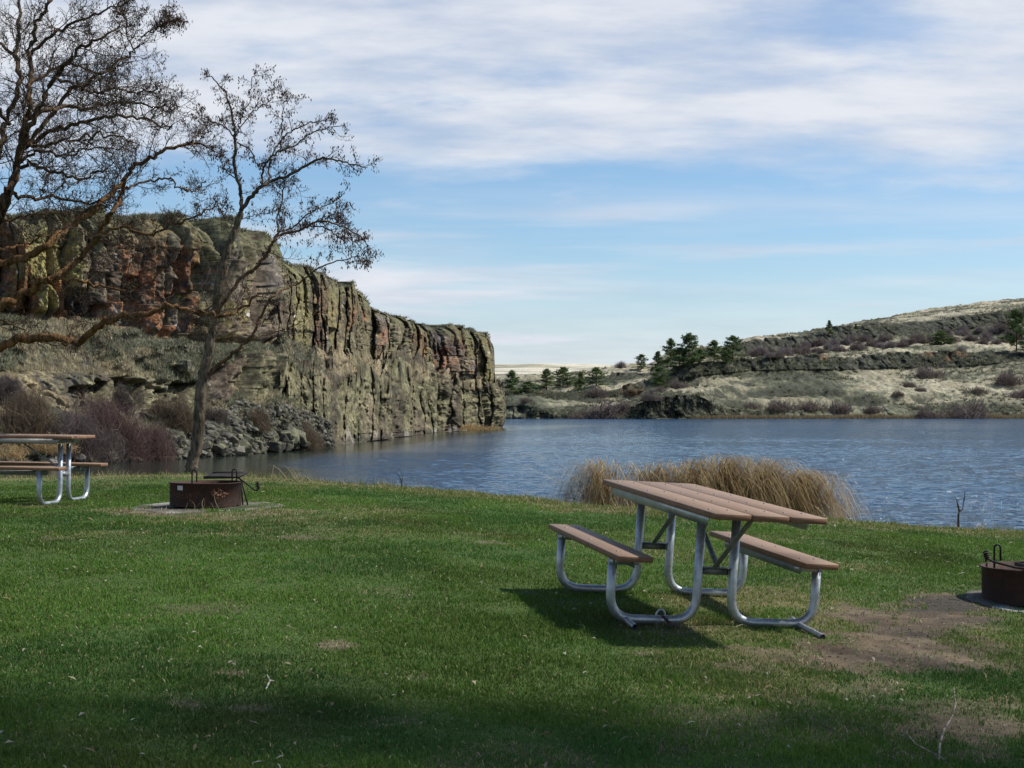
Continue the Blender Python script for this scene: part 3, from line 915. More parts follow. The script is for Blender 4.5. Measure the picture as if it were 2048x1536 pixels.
def stick(name, label, cat, paths, col, k=8):
    m = MB()
    for P, R in paths: m.tube(P, R, k, col)
    o = m.build(name, M['bark'], smooth=True); tag(o, label, cat)
b = gpt(1916, 1060); Y = b[1]
A = lambda x, y, dy=0: at(x, y, Y + dy)
stick('bare_sapling', 'bare forked sapling standing on the right bank against the water', 'sapling',
      [([b - [0, 0, .1], A(1917, 1030), A(1919, 1023)], [.016, .014, .013]), ([A(1919, 1023), A(1925, 1018, .05), A(1928, 1000, .06), A(1930, 983, .08)], [.012, .01, .008, .005]),
       ([A(1919, 1024), A(1917, 1015), A(1914, 1003, -.05), A(1911, 994, -.06)], [.014, .013, .007, .004]), ([A(1917, 1016), A(1915, 1011, .03)], [.01, .006])], (.09, .065, .05))
b = gpt(802, 978); Y = b[1]
stick('bare_sapling', 'tiny bare twig sticking up from the lawn edge left of the open lake', 'sapling',
      [([b - [0, 0, .05], A(803, 966), A(800, 955), A(790, 938)], [.008, .007, .005, .003]), ([A(803, 966), A(806, 950), A(797, 936)], [.006, .004, .003])], (.12, .09, .07), 6)
g = lambda x, y, h=.012: gpt(x, y) + np.array([0, 0, h])
stick('fallen_twig', 'pale curling twig lying on bare soil in the bottom right corner', 'twig',
      [([g(1812, 1478), g(1830, 1505, .03), g(1855, 1518, .03), g(1882, 1528, .02), g(1893, 1536)], [.002, .003, .004, .004, .004]),
       ([g(1878, 1530), g(1880, 1515, .05), g(1888, 1500, .08), g(1905, 1480, .1), g(1912, 1465, .13), g(1908, 1440, .16)], [.005, .005, .0045, .004, .003, .002])], (.38, .31, .24), 6)
stick('fallen_twig', 'small forked pale twig lying in the middle of the shaded lawn', 'twig',
      [([g(532, 1386), g(540, 1378, .03), g(548, 1374, .02)], [.004, .005, .003]), ([g(540, 1378, .03), g(534, 1370, .04)], [.004, .002])], (.5, .46, .38), 6)
stick('fallen_twig', 'thin curved twig lying on the grass under the near table', 'twig',
      [([g(1455, 1262), g(1470, 1264, .02), g(1486, 1257, .02), g(1500, 1260, .015)], [.002, .003, .003, .002])], (.35, .34, .2), 6)
# ------------------------------------------------------------------ water
def water():
    m, nt, out = new_mat('lake_water')
    tc = N(nt, 'ShaderNodeTexCoord')
    def mp(sc, rot=0):
        q = N(nt, 'ShaderNodeMapping'); q.inputs['Scale'].default_value = sc; q.inputs['Rotation'].default_value = (0, 0, rot)
        lk(nt, tc.outputs['Object'], q.inputs['Vector']); return q.outputs[0]
    a = noise_n(nt, mp((1, 1.5, 1), .25), 5.5, 3, .55)
    b = noise_n(nt, mp((1, 1.6, 1), -.35), 1.7, 3, .5)
    gust = noise_n(nt, mp((.25, 1, 1)), .055, 3, .5)
    h = math_n(nt, 'ADD', math_n(nt, 'MULTIPLY', a, .5), math_n(nt, 'MULTIPLY', b, 1.0))
    bp = N(nt, 'ShaderNodeBump'); bp.inputs['Distance'].default_value = .36
    at_ = N(nt, 'ShaderNodeAttribute', attribute_name='Col')
    lk(nt, mixc(nt, 1.0, ramp(nt, gust, (.35, .6), (.6, 1.0)), at_.outputs['Color'], 'MULTIPLY'), bp.inputs['Strength'])
    lk(nt, h, bp.inputs['Height'])
    p = N(nt, 'ShaderNodeBsdfPrincipled')
    p.inputs['Base Color'].default_value = (.016, .06, .125, 1); p.inputs['Roughness'].default_value = .1
    p.inputs['IOR'].default_value = 1.333
    lk(nt, bp.outputs[0], p.inputs['Normal'])
    lk(nt, mixc(nt, at_.outputs['Fac'], (.020, .024, .014), (.012, .054, .115)), p.inputs['Base Color'])  # olive body colour in the cove stands in for the cliff's dark reflection
    lk(nt, p.outputs[0], out.inputs['Surface'])
    nr, nc = 900, 900
    ys = 19.0 * (330 / 19.0) ** np.linspace(0, 1, nr)
    ta = np.linspace(-.50, .50, nc)
    Y = np.repeat(ys[:, None], nc, 1); X = ta[None] * Y
    fade = sstep(260, 60, Y)
    a_, b_ = .96, .28                                # wind blows along the shore
    u = X * a_ + Y * b_; v = -X * b_ + Y * a_
    gust = .65 + .35 * sstep(-.3, .4, fbm(X * .03, Y * .09, 0, 3, 912))
    H = 1.1 * (.025 * fbm(u * .75, v * 1.5, 0, 2, 901) + .018 * fbm(u * 2.1, v * 3.6, 0, 2, 902)) * gust * (.35 + .65 * fade)
    fx = np.interp(Y, [19, 40, 60, 70, 80, 98, 120, 141, 155, 180, 330], [-14, -14.5, -15.3, -12.5, -9.9, -9, -7.9, -5.6, -1.2, 4, 4])
    lee = np.minimum(sstep(0, 13, X - fx), np.where(Y < 110, sstep(-.175, -.075, X / Y + .03 * fbm(X * .2, Y * .12, 0, 3, 918)), 1))
    lee = np.where(Y > 165, np.maximum(lee, sstep(165, 215, Y)), lee)
    streak = sstep(-.2, .45, fbm(X * .02, Y * .10, 0, 4, 915))
    calm = (.07 + .93 * lee) * (.78 + .22 * streak)
    H = H * calm
    g0 = grid_mb(np.stack([X, Y, H], -1), np.repeat(calm[..., None], 3, -1))
    # calm outer sheet all round, a hair lower
    xs = np.array([-700, -400, -180, 180, 400, 900.]); yo = np.array([17, 120, 330, 600, 900.])
    Xo, Yo = np.meshgrid(xs, yo); Zo = np.full(Xo.shape, -.06)
    i = np.arange(len(yo) - 1)[:, None] * len(xs); j = np.arange(len(xs) - 1)[None]
    g0.add(np.stack([Xo, Yo, Zo], -1).reshape(-1, 3), np.stack([i + j, i + j + 1, i + len(xs) + j + 1, i + len(xs) + j], -1).reshape(-1, 4))
    o = g0.build('lake', m, smooth=True)
    tag(o, kind='structure')
water()

# ground sheet that carries everything else out to the horizon, below the lake bed
m = MB(); m.box((0, 900, -3.2), (5200, 4000, .4), None, 0, (.2, .18, .11)); tag(m.build('ground', M['farrock']), kind='structure')

# ------------------------------------------------------------------ curtain surfaces from stations
def curtain(st, rows_n, ncol, back):
    """st: stations, each a list of (px, Y, py) from the water upward. Gives points [rows, cols, 3]."""
    S = np.array([[at(px, py, Y) for (px, Y, py) in s] for s in st])      # stations, rows, 3
    if back is not None:
        b = S[:, -1:, :] + np.asarray(back)[None]
        S = np.concatenate([S, b], 1)
    # columns follow the photo's own spacing so that detail is even in view
    wpx = np.array([np.mean([r[0] for r in s]) for s in st])
    seg = np.abs(np.diff(wpx)) + 4
    t = np.concatenate([[0], np.cumsum(seg)]); t /= t[-1]
    tt = np.linspace(0, 1, ncol)
    sm = np.zeros((ncol, S.shape[1], 3))
    for r in range(S.shape[1]):
        for k in range(3): sm[:, r, k] = np.interp(tt, t, S[:, r, k])
    # soften the corners between stations a little
    w = max(3, ncol // 90)
    ker = np.hanning(2 * w + 1); ker /= ker.sum()
    pad = np.concatenate([np.repeat(sm[:1], w, 0), sm, np.repeat(sm[-1:], w, 0)], 0)
    sm = sum(ker[i] * pad[i:i + ncol] for i in range(2 * w + 1))
    out = []; rowf = []
    for r in range(S.shape[1] - 1):
        n = rows_n[r]
        f = np.linspace(0, 1, n, endpoint=(r == S.shape[1] - 2))
        for q in f:
            out.append(sm[:, r] * (1 - q) + sm[:, r + 1] * q); rowf.append(r + q)
    return np.array(out), np.array(rowf)

# ------------------------------------------------------------------ the basalt cliff
WL = lambda Y: 816 + FPX * 2.1 / Y + 1
CL = [  # px:  (waterline Y) (talus top: Y, py) (lower cliff top) (upper cliff foot) (rim)
    (-260, 48, (54, 838), (60, 738), (65, 636), (67, 402)),
    (0, 54, (58.5, 835), (63, 735), (68, 632), (70, 408)),
    (100, 56, (60.5, 835), (65, 737), (69, 636), (71, 407)),
    (200, 59, (63, 838), (67, 742), (70.5, 642), (72.5, 408)),
    (300, 62, (66, 838), (69.5, 752), (72.5, 674), (75, 418)),
    (400, 66, (69.5, 842), (72.5, 762), (75, 690), (77.5, 450)),
    (470, 69.5, (73, 785), (74.2, 706), (77, 692), (80.5, 462)),
    (550, 74, (77, 788), (78.5, 704), (82, 695), (87, 474)),
    (610, 78, (80.5, 800), (83, 735), (90, 703), (95, 524)),
    (660, 83, (84, 838), (88, 770), (97, 706), (102, 544)),
    (740, 98.6, (99.2, 858), (103, 758), (112, 706), (116, 597)),
    (820, 120, (120.6, 853), (124, 742), (130, 712), (134, 640)),
    (880, 135, (135.6, 848), (138, 756), (142, 744), (146, 661)),
    (940, 147, (147.6, 846), (149, 768), (151, 757), (154, 667)),
]
st = []
for px, yw, a, b, c, d in CL:
    st.append([(px, yw - 1.2, WL(yw - 1.2) + 30), (px, yw, WL(yw))] + [(px, q[0], q[1]) for q in (a, b, c, d)])
st.append([(1006, 153.6, WL(153.6) + 22), (1004, 155, WL(155)), (1014, 155.5, 832), (1011, 156.5, 776), (990, 157, 768), (987, 158, 664)])
st.append([(1004, 160, WL(160) + 22), (1002, 162, WL(162)), (1012, 163, 832), (1008, 164, 778), (988, 165, 768), (986, 167, 664)])
st.append([(930, 182, WL(182) + 20), (930, 184, WL(184)), (930, 186, 832), (930, 187, 780), (920, 188, 768), (915, 190, 684)])
rows_n = [5, 96, 84, 46, 230, 34]
P, rf = curtain(st, rows_n, 1500, [(-26, 34, 1.2)])
R_, C_ = P.shape[:2]
# outward direction from the run of the rim in plan
rim = P[np.searchsorted(rf, 5.0) - 1]
tn = np.gradient(rim[:, :2], axis=0)
kk = np.hanning(121); kk /= kk.sum()
tn = np.stack([np.convolve(np.pad(tn[:, i], 60, mode='edge'), kk, 'valid') for i in (0, 1)], 1)
tn /= np.linalg.norm(tn, axis=1)[:, None]
OUT = np.stack([tn[:, 1], -tn[:, 0]], 1)            # towards the lake
s_arc = np.concatenate([[0], np.cumsum(np.linalg.norm(np.diff(rim[:, :2], axis=0), axis=1))])
X0, Y0, Z0 = P[..., 0], P[..., 1], P[..., 2]
F = np.broadcast_to(rf[:, None], (R_, C_))
far1 = sstep(25, 30, s_arc)                             # beyond the talus the lower face drops into the water
# wall coordinate: arc length where the wall faces us, width across the view where it runs away,
# so that joints keep a size that suits the buttressed, zigzag plan of the far wall
dS = np.gradient(s_arc); dU = np.abs(np.gradient(np.arctan2(rim[:, 0], rim[:, 1]))) * np.hypot(rim[:, 0], rim[:, 1]) * 1.15 + .10 * dS
s_w = np.cumsum(dS * (1 - far1) + dU * far1)
S = np.broadcast_to(s_w[None], (R_, C_))
XT, YT = X0, Y0
Y0 = (X0 - rim[None, :, 0]) * OUT[None, :, 0] + (Y0 - rim[None, :, 1]) * OUT[None, :, 1]
Y0 = Y0 * (1 - .6 * far1[None]); X0 = S + 0.0
up_w = sstep(3.9, 4.08, F) * sstep(5.25, 5.0, F)       # upper colonnade
lo_w = sstep(1.75, 2.05, F) * sstep(3.1, 2.9, F)       # lower cliff
far_s = np.broadcast_to(far1[None], (R_, C_))
lo_w = lo_w * sstep(13.5, 16, s_arc)[None] * (1 - far1[None]) \
    + .9 * sstep(.28, .46, fbm(s_arc[None] * .22, F * 1.6, 4, 4, 63)) * sstep(1.5, 1.9, F) * sstep(3.7, 3.3, F) * sstep(16, 13.5, s_arc)[None]
lo_w = np.maximum(lo_w, far_s * sstep(1.0, 1.1, F) * (sstep(3.1, 2.9, F) + .75 * sstep(2.9, 3.1, F) * sstep(4.06, 3.9, F)))
led_w = sstep(2.9, 3.1, F) * sstep(4.1, 3.9, F) * (1 - .75 * far_s)         # ledge between
tal_w = np.clip(1 - up_w - lo_w - led_w, 0, 1) * sstep(3.0, 2.8, F)
top_w = sstep(4.93, 5.06, F)
# columns
def columns(seed, lo, hi, s, z, wob):
    rg = np.random.default_rng(seed)
    b = np.concatenate([[-5], -5 + np.cumsum(rg.uniform(lo, hi, 600))])
    sw = s + wob * fbm(s * .5, z * .45, seed, 3, seed)
    i = np.clip(np.searchsorted(b, sw) - 1, 0, len(b) - 2)
    u = (sw - b[i]) / (b[i + 1] - b[i])
    r = rg.random((len(b), 6))
    return i, u, r[i]
ci, cu, cr = columns(11, .40, 1.35, S, Z0, .38)
gi, gu, gr_ = columns(12, 2.6, 6.5, S, Z0 * .5, .5)
# each column is broken into blocks at its own heights
zs = 1 - .1 * far_s
near = 1 - far_s
bh = (.7 + 3.4 * cr[..., 1] ** 1.8) * (1 + .5 * far_s)
bz = (Z0 + 7 * cr[..., 2]) / bh
bk = np.floor(bz); bu = bz - bk
br = _h(ci, bk, np.zeros_like(bk), 5)
br2 = _h(ci, bk, np.ones_like(bk), 8)
br3 = _h(ci, bk, 2 * np.ones_like(bk), 9)
hgt = np.clip((F - 4), 0, 1)
# two flat faces meeting at an arris, an open joint either side
ed = .35 + 1.3 * cr[..., 1]
face = -np.abs(2 * cu - ed) * (.2 + .42 * cr[..., 4])
joint = -sstep(.80, 1.0, np.abs(2 * cu - 1)) * 1.25 * cr[..., 5] ** 1.6
tilt = (bu - .5) * (br3 - .40) * 1.25 * zs
lip = -sstep(.95, 1.0, np.abs(2 * bu - 1)) * .14 * br2 * zs
gfl = (gr_[..., 0] - .5) * 1.7 - np.abs(2 * gu - .5 - gr_[..., 1]) * .7 - sstep(.86, 1.0, np.abs(2 * gu - 1)) * 1.1
# buttresses of the receding wall: broad faces turned to the near shore, short returns
pk_ = .55 + .35 * gr_[..., 1]
saw = np.where(gu < pk_, gu / pk_, (1 - gu) / (1 - pk_))
gsaw = (saw - .6) * (.9 + 1.3 * gr_[..., 2]) + (gr_[..., 0] - .5) * .5
pc_ = .5 + .4 * cr[..., 1]
csaw = (np.where(cu < pc_, cu / pc_, (1 - cu) / (1 - pc_)) - .6) * (.35 + .5 * cr[..., 4])
big = fbm(S * .13, Z0 * .05, 1, 3, 21)
nich = -1.5 * sstep(.70, .74, br2) * sstep(.8, .2, hgt)            # fallen blocks leave dark niches
fine = (.22 * fbm(X0 * 1.3, Y0 * 1.3, Z0 * .6 * zs, 4, 3) + .15 * np.abs(fbm(X0 * 3.3, Y0 * 3.3, Z0 * 2 * zs, 4, 4)) + .08 * fbm(X0 * 8, Y0 * 8, Z0 * 6 * zs, 3, 6)) * (1 + .5 * far_s)
colm = ((cr[..., 0] - .5) * 1.2 + (br - .5) * .75 * (.3 + .7 * near) + face + joint + tilt + lip) * near + gfl * .5 * near + far_s * gsaw
colf = (1.2 * (cr[..., 0] - .5) + 1.3 * face + (br - .5) * .6 + 1.3 * joint + .7 * tilt + .5 * lip) * far_s
ci2, cu2, cr2 = columns(23, .5, 1.5, S, Z0, .3)
b2z = (Z0 + 5 * cr2[..., 2]) / (.5 + 1.4 * cr2[..., 1]); b2k = np.floor(b2z); b2r = _h(ci2, b2k, 0 * b2k, 15)
lowa = (cr2[..., 0] - .5) * .9 + (b2r - .5) * .5 - np.abs(2 * cu2 - .5 - cr2[..., 1]) * .4 - sstep(.8, 1, np.abs(2 * cu2 - 1)) * .5
lown = 1.3 * fbm(S * .2, Z0 * .06, 2, 3, 51) + .55 * fbm(S * .8, Z0 * .3, 2, 4, 52) + .34 * fbm(X0 * 2, Y0 * 2, Z0 * 1.4, 4, 53)
low = (lowa + lown) * near + gsaw * .85 * far_s
colf = colf + far_s * (.8 * (cr2[..., 0] - .5) - .55 * np.abs(2 * cu2 - .5 - cr2[..., 1]) + .5 * (b2r - .5) + .7 * np.abs(fbm(S * 2.2, Z0 * .6, 5, 4, 58)))
lowf = (.75 * lowa + 1.5 * lown + .5 * np.abs(fbm(S * 1.6, Z0 * .8, 3, 4, 57))) * far_s
und = -(1.0 - .75 * far_s) * np.exp(-((F - 4.02) / .05) ** 2) * (.4 + .6 * sstep(-.2, .3, fbm(S * .25, 0, 9, 2, 61)))   # undercut at the wall foot
dc, dcid = cell(X0 * 1.15, Y0 * 1.15, Z0 * 1.15, 5)
dc2, dcid2 = cell(X0 * 3.2, Y0 * 3.2, Z0 * 3.2, 25)
rub = (dcid - .4) * .6 * sstep(.62, .45, dc) + (dcid2 - .4) * .22 * sstep(.6, .42, dc2) + .5 * fbm(X0 * .35, Y0 * .35, Z0 * .35, 4, 33) + .12 * fbm(X0 * 3, Y0 * 3, Z0 * 3, 3, 36)
disp = up_w * (colm + (nich + fine) * near + .9 * big * near + und) + lo_w * (low + fine * .8 * near) + (tal_w + led_w) * rub
dispf = (up_w * (colf + (fine * 1.2 + .6 * nich) * far_s) + lo_w * (lowf + fine * far_s)) * sstep(.6, 1.15, F)
FX, FY = -XT / np.hypot(XT, YT), -YT / np.hypot(XT, YT)     # the broad faces of the buttresses look back along the lake to the lawn
gate = sstep(.6, 1.15, F)
disp = disp * gate
disp -= up_w * (1.1 * sstep(4.70, 5.02, F) ** 2) * (.25 + 1.1 * sstep(-.5, .6, fbm(S * .5, 0, 6, 3, 74)))          # weathered shoulder
P = P.copy()
P[..., 0] += OUT[None, :, 0] * disp + FX * dispf; P[..., 1] += OUT[None, :, 1] * disp + FY * dispf
# rim height varies column by column, with scrub on top
rimz = ((cr[..., 3] - .5) * .35 + .75 * fbm(S * .45, 0, 2, 5, 71)) * sstep(4.55, 4.95, F)
P[..., 2] += rimz * sstep(5.9, 5.2, F) + top_w * (.14 * fbm(X0 * 1.6, Y0 * 1.6, 0, 3, 72) + .5 * fbm(X0 * .12, Y0 * .12, 0, 3, 73) * sstep(5.05, 5.4, F))
P[..., 2] += (tal_w + led_w) * gate * (.20 * fbm(X0 * .9, Y0 * .9, Z0, 3, 81) + (dcid - .5) * .35 * sstep(.6, .2, dc))
dl, dlid = cell(S * .75, Y0 * .5 + F * 5, 0 * S, 45)
lwz = far_s * sstep(2.7, 3.05, F) * sstep(4.08, 3.9, F)
P[..., 2] += lwz * ((dlid - .35) * 1.25 * sstep(.75, .35, dl) + .75 * fbm(S * .5, F * 4, 0, 4, 46) + .22 * fbm(S * 3, F * 16, 0, 3, 47))
# colours of the rock itself, block by block
zc = 1.0
q1 = fbm(X0 * .5, Y0 * .5, Z0 * .22, 4, 101); q2 = fbm(X0 * 1.6, Y0 * 1.6, Z0 * .7 * zc, 4, 102); q3 = fbm(X0 * .22, Y0 * .22, Z0 * .18, 3, 103)
q4 = fbm(X0 * 5, Y0 * 5, Z0 * 3.4 * zc, 4, 104)
C = mix(np.array([.068, .056, .044]), np.array([.185, .152, .110]), np.clip(.5 + .55 * q2 + .35 * q4 + .35 * (br3 - .5), 0, 1))
C = mix(C, np.array([.062, .058, .056]), sstep(.60, .75, br2) * .75 * up_w)
C = mix(C, np.array([.20, .185, .165]), sstep(.78, .9, br) * .6 * up_w)
gl = sstep(-.15, .35, q1 + .5 * (br - .5) + .5 * q4)
C = mix(C, mix(np.array([.115, .108, .062]), np.array([.18, .172, .10]), sstep(-.4, .4, q4)), gl * .72)                                               # grey-green lichen
yl = sstep(.25, .5, fbm(X0 * .6, Y0 * .6, Z0 * .12, 3, 110) + .5 * (cr[..., 0] - .5) + .35 * q4)
C = mix(C, np.array([.29, .265, .09]), yl * .6 * up_w * (1 - .55 * far_s))                                         # yellow-green lichen
rsel = fbm(X0 * .2, Y0 * .2, Z0 * .08, 3, 120) + .75 * (br3 - .5) + .3 * (cr[..., 4] - .5)
ru = sstep(.20, .40, rsel + .55 * q2 + .2 * q4 - .26 * far_s + .06 * near) * (1 - .3 * far_s) * up_w * sstep(-.5, .25, q4 + .3 * q1 + .15)
C = mix(C, mix(np.array([.115, .066, .046]), np.array([.245, .112, .056]), sstep(-.4, .6, q2 + .5 * q4)), ru * (.74 + .16 * near))   # rust faces
rimg = sstep(4.62, 4.92, F + .16 * q2) * sstep(6, 5.6, F)
C = mix(C, np.array([.125, .135, .075]), rimg * .75 * sstep(-.5, .3, q4 + .3))
moss = lo_w * sstep(-.45, .25, q1 + .5 * q3 + .3 * far_s)
C = mix(C, mix(np.array([.07, .07, .042]), np.array([.195, .19, .115]), sstep(-.5, .5, q4 + .5 * q2)), moss * .85)
C = mix(C, np.array([.27, .255, .22]), lo_w * sstep(.55, .8, fbm(X0 * .6, Y0 * .6, Z0 * .15, 3, 140)) * .7)
C = mix(C, np.array([.052, .045, .038]), lo_w * sstep(.2, .6, fbm(S * .6, Z0 * .1, 5, 4, 141)) * .65)
tc_ = mix(np.array([.075, .072, .060]), np.array([.155, .15, .095]), sstep(-.4, .4, q2 + .6 * q4))
tc_ = mix(tc_, np.array([.27, .225, .135]), sstep(.15, .5, fbm((X0 + Z0 * 1.3) * .7, Y0 * .25, Z0 * .3, 4, 150) + .2 * q2) * .75)
tc_ = mix(tc_, np.array([.15, .168, .115]), sstep(.2, .5, fbm(X0 * .8, Y0 * .8, Z0 * .8, 4, 151)) * .7)
C = mix(C, tc_, np.clip(tal_w + led_w, 0, 1))
C = mix(C, np.array([.34, .30, .19]), sstep(5.08, 5.3, F) * .8)
wetm = sstep(.55, .12, Z0 + .12 * q2) * gate
C = mix(C, np.array([.045, .042, .036]), wetm * .7)
C = mix(C, np.array([.33, .32, .30]), sstep(.28, .16, np.abs(Z0 - .22 + .1 * q4)) * sstep(.1, .5, fbm(S * 1.5, 0, 1, 3, 160)) * .6)
drop = sstep(.86, .95, fbm(X0 * 2.1, Y0 * 2.1, Z0 * 1.3, 3, 170)) * up_w * sstep(.95, .3, hgt)
C = mix(C, np.array([.62, .6, .56]), drop * .85)
C = mix(C, np.array([.075, .062, .05]), led_w * 0 + far_s * sstep(2.95, 3.1, F) * sstep(4.05, 3.95, F) * sstep(-.25, .25, q2 + .6 * q1) * .7)
C = mix(C, np.array([.045, .04, .034]), lwz * sstep(.45, .8, dl) * .7)
C = mix(C, np.array([.30, .26, .165]), lwz * sstep(.2, .45, fbm(S * .35, F * 3, 3, 3, 48)) * .6)
C = C * np.array([.86, .815, .775])
cliff = grid_mb(P, C).build('cliff', M['rock'])
tag(cliff, kind='structure')
CLIFF_P, CLIFF_F = P, rf

def on_cliff(px, py, tol=3.0):
    """first cliff surface point seen near a photo position"""
    xx, yy = to_px(P[..., 0], P[..., 1], P[..., 2])
    d = (xx - px) ** 2 + (yy - py) ** 2 + np.where(P[..., 1] > 200, 1e9, 0)
    k = np.where(d < tol ** 2 * 4, P[..., 1], 1e9)
    if k.min() > 1e8: k = d
    i = np.unravel_index(np.argmin(k), k.shape)
    return P[i].copy()
_cx, _cy2 = to_px(P[..., 0], P[..., 1], P[..., 2])

# ------------------------------------------------------------------ the hills across the lake
HILL = [   # px, shore Y/py, low cliff foot, low cliff top, mid cliff foot, mid cliff top, bench back, upper cliff foot, rim, skyline
    (985, 300, [(301, 836), (302, 812), (330, 795), (334, 783), (352, 776), (370, 768), (374, 762), (420, 757)]),
    (1060, 298, [(299, 836), (300, 810), (330, 793), (334, 782), (352, 773), (372, 765), (376, 759), (430, 752)]),
    (1110, 298, [(300, 834), (301, 826), (332, 797), (336, 789), (352, 780), (372, 772), (377, 764), (430, 752)]),
    (1180, 298, [(302, 832), (303, 824), (334, 795), (338, 780), (356, 770), (376, 765), (382, 754), (430, 742)]),
    (1215, 297, [(300, 836), (302, 829), (336, 793), (340, 782), (358, 767), (378, 762), (384, 750), (430, 733)]),
    (1240, 296, [(297, 838), (299, 824), (336, 790), (341, 775), (360, 766), (380, 762), (386, 748), (430, 728)]),
    (1300, 296, [(297, 838), (299, 797), (336, 780), (342, 760), (362, 752), (384, 750), (390, 744), (430, 730)]),
    (1340, 297, [(298, 838), (300, 790), (338, 766), (343, 737), (366, 729), (388, 724), (396, 716), (430, 702)]),
    (1395, 298, [(299, 838), (301, 790), (340, 753), (345, 724), (370, 716), (392, 710), (400, 702), (430, 692)]),
    (1450, 300, [(301, 836), (303, 818), (344, 748), (349, 720), (376, 714), (400, 708), (408, 700), (430, 694)]),
    (1500, 301, [(303, 835), (305, 822), (348, 742), (353, 717), (382, 712), (408, 706), (416, 678), (430, 672)]),
    (1560, 302, [(304, 834), (307, 822), (350, 741), (355, 713), (386, 706), (412, 704), (421, 680), (440, 668)]),
    (1620, 303, [(306, 832), (310, 820), (352, 741), (358, 712), (392, 702), (416, 697), (425, 668), (452, 660)]),
    (1700, 304, [(307, 830), (312, 818), (355, 739), (361, 719), (396, 700), (420, 684), (430, 654), (500, 648)]),
    (1760, 304, [(307, 830), (313, 816), (357, 738), (363, 708), (400, 696), (424, 672), (433, 648), (540, 637)]),
    (1850, 305, [(308, 829), (314, 814), (359, 736), (366, 705), (404, 690), (428, 664), (437, 644), (580, 619)]),
    (1950, 306, [(309, 828), (315, 812), (361, 732), (368, 704), (406, 684), (432, 657), (441, 630), (600, 606)]),
    (2048, 307, [(310, 827), (316, 810), (363, 722), (370, 706), (410, 680), (436, 645), (445, 616), (620, 595)]),
    (2200, 308, [(311, 826), (317, 808), (365, 722), (372, 706), (412, 676), (440, 640), (449, 606), (640, 575)]),
    (2420, 310, [(313, 826), (319, 808), (367, 722), (374, 704), (414, 672), (444, 634), (453, 596), (660, 556)]),
]
hs_ = [[(px, ys - 3, WL(ys - 3) + 10), (px, ys, WL(ys))] + [(px, a, b) for a, b in L] for px, ys, L in HILL]
hrows = [3, 26, 34, 70, 46, 44, 56, 46, 60, 14]
HP, hf = curtain(hs_, hrows, 1300, [(60, 260, 2.0)])
X0, Y0, Z0 = HP[..., 0], HP[..., 1], HP[..., 2]
F = np.broadcast_to(hf[:, None], X0.shape)
gate = sstep(1.0, 1.5, F)
cl_mid = sstep(3.9, 4.1, F) * sstep(5.15, 4.98, F)
cl_up = sstep(6.9, 7.1, F) * sstep(8.15, 7.98, F)
cl_lo = sstep(1.9, 2.1, F) * sstep(3.15, 2.98, F)
# small rock steps across the slopes
slope_w = np.clip(1 - cl_mid - cl_up - cl_lo, 0, 1)
wv = Z0 + 1.6 * fbm(X0 * .03, Y0 * .03, 0, 3, 201)
per = 2.6
ph = wv / per - np.floor(wv / per)
stepz = (sstep(.55, .95, ph) - ph) * per * .85 * (pm := sstep(-.1, .25, fbm(X0 * .03, Y0 * .05, 3, 3, 203)))
i3, u3, r3 = columns(31, .7, 3.0, X0, Z0, 1.2)
colz = (r3[..., 0] - .5) * 1.3 - np.abs(2 * u3 - 1) ** 2 * .6 + 2.6 * fbm(X0 * .06, Z0 * .1, 1, 4, 207) + 1.0 * fbm(X0 * .5, Z0 * .5, 1, 3, 208)
HP = HP.copy()
HP[..., 1] -= gate * (cl_mid + cl_up + cl_lo) * colz
HP[..., 2] += gate * (slope_w * (stepz + .55 * fbm(X0 * .12, Y0 * .12, 0, 4, 205) + .30 * fbm(X0 * .7, Y0 * .35, 0, 3, 206)) + (r3[..., 3] - .5) * .9 * (sstep(4.8, 5, F) * sstep(5.3, 5.05, F) + sstep(7.8, 8, F) * sstep(8.3, 8.05, F)))
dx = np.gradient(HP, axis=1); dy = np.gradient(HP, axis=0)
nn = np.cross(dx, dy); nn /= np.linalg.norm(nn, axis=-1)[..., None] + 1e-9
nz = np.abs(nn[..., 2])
q1 = fbm(X0 * .06, Y0 * .06, Z0 * .1, 4, 211); q2 = fbm(X0 * .35, Y0 * .2, Z0 * .4, 4, 212); q3 = fbm(X0 * 1.4, Y0 * .8, Z0 * 1.4, 3, 213)
q5 = fbm(X0 * .045, Y0 * .03, Z0 * .35, 4, 216)
straw = mix(np.array([.235, .212, .14]), np.array([.41, .372, .262]), sstep(-.5, .5, q2 + .5 * q3))
sage = mix(np.array([.085, .09, .052]), np.array([.185, .185, .12]), sstep(-.4, .5, q3 + .4 * q2))
sm_ = q1 * .5 + q5 * 1.1 + .5 * q2 + .35 * q3 + .07 + .22 * sstep(5.0, 4, F) - .42 * sstep(7.9, 8.2, F) - .45 * np.exp(-((F - 5.35) / .35) ** 2)
C = mix(straw, sage, .95 * sstep(-.22, .14, sm_))
C = mix(C, np.array([.055, .058, .04]), sstep(.22, .5, sm_ + .3 * q3) * .85 * slope_w)
riser = sstep(.5, .62, ph) * sstep(1.0, .93, ph) * pm * slope_w * sstep(-.45, .0, q2 + q1)
C = mix(C, np.array([.05, .052, .037]), riser * .85)
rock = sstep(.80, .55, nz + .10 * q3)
rc = mix(np.array([.026, .028, .021]), np.array([.075, .075, .05]), sstep(-.3, .6, q3))  # near-black base colour paints in the shade on the rock bands
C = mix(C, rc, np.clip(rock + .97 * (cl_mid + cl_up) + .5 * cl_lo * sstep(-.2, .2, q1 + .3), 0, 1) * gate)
C = mix(C, np.array([.25, .11, .05]), cl_mid * sstep(.45, .7, fbm(X0 * .15, Z0 * .2, 0, 3, 215)) * .5)
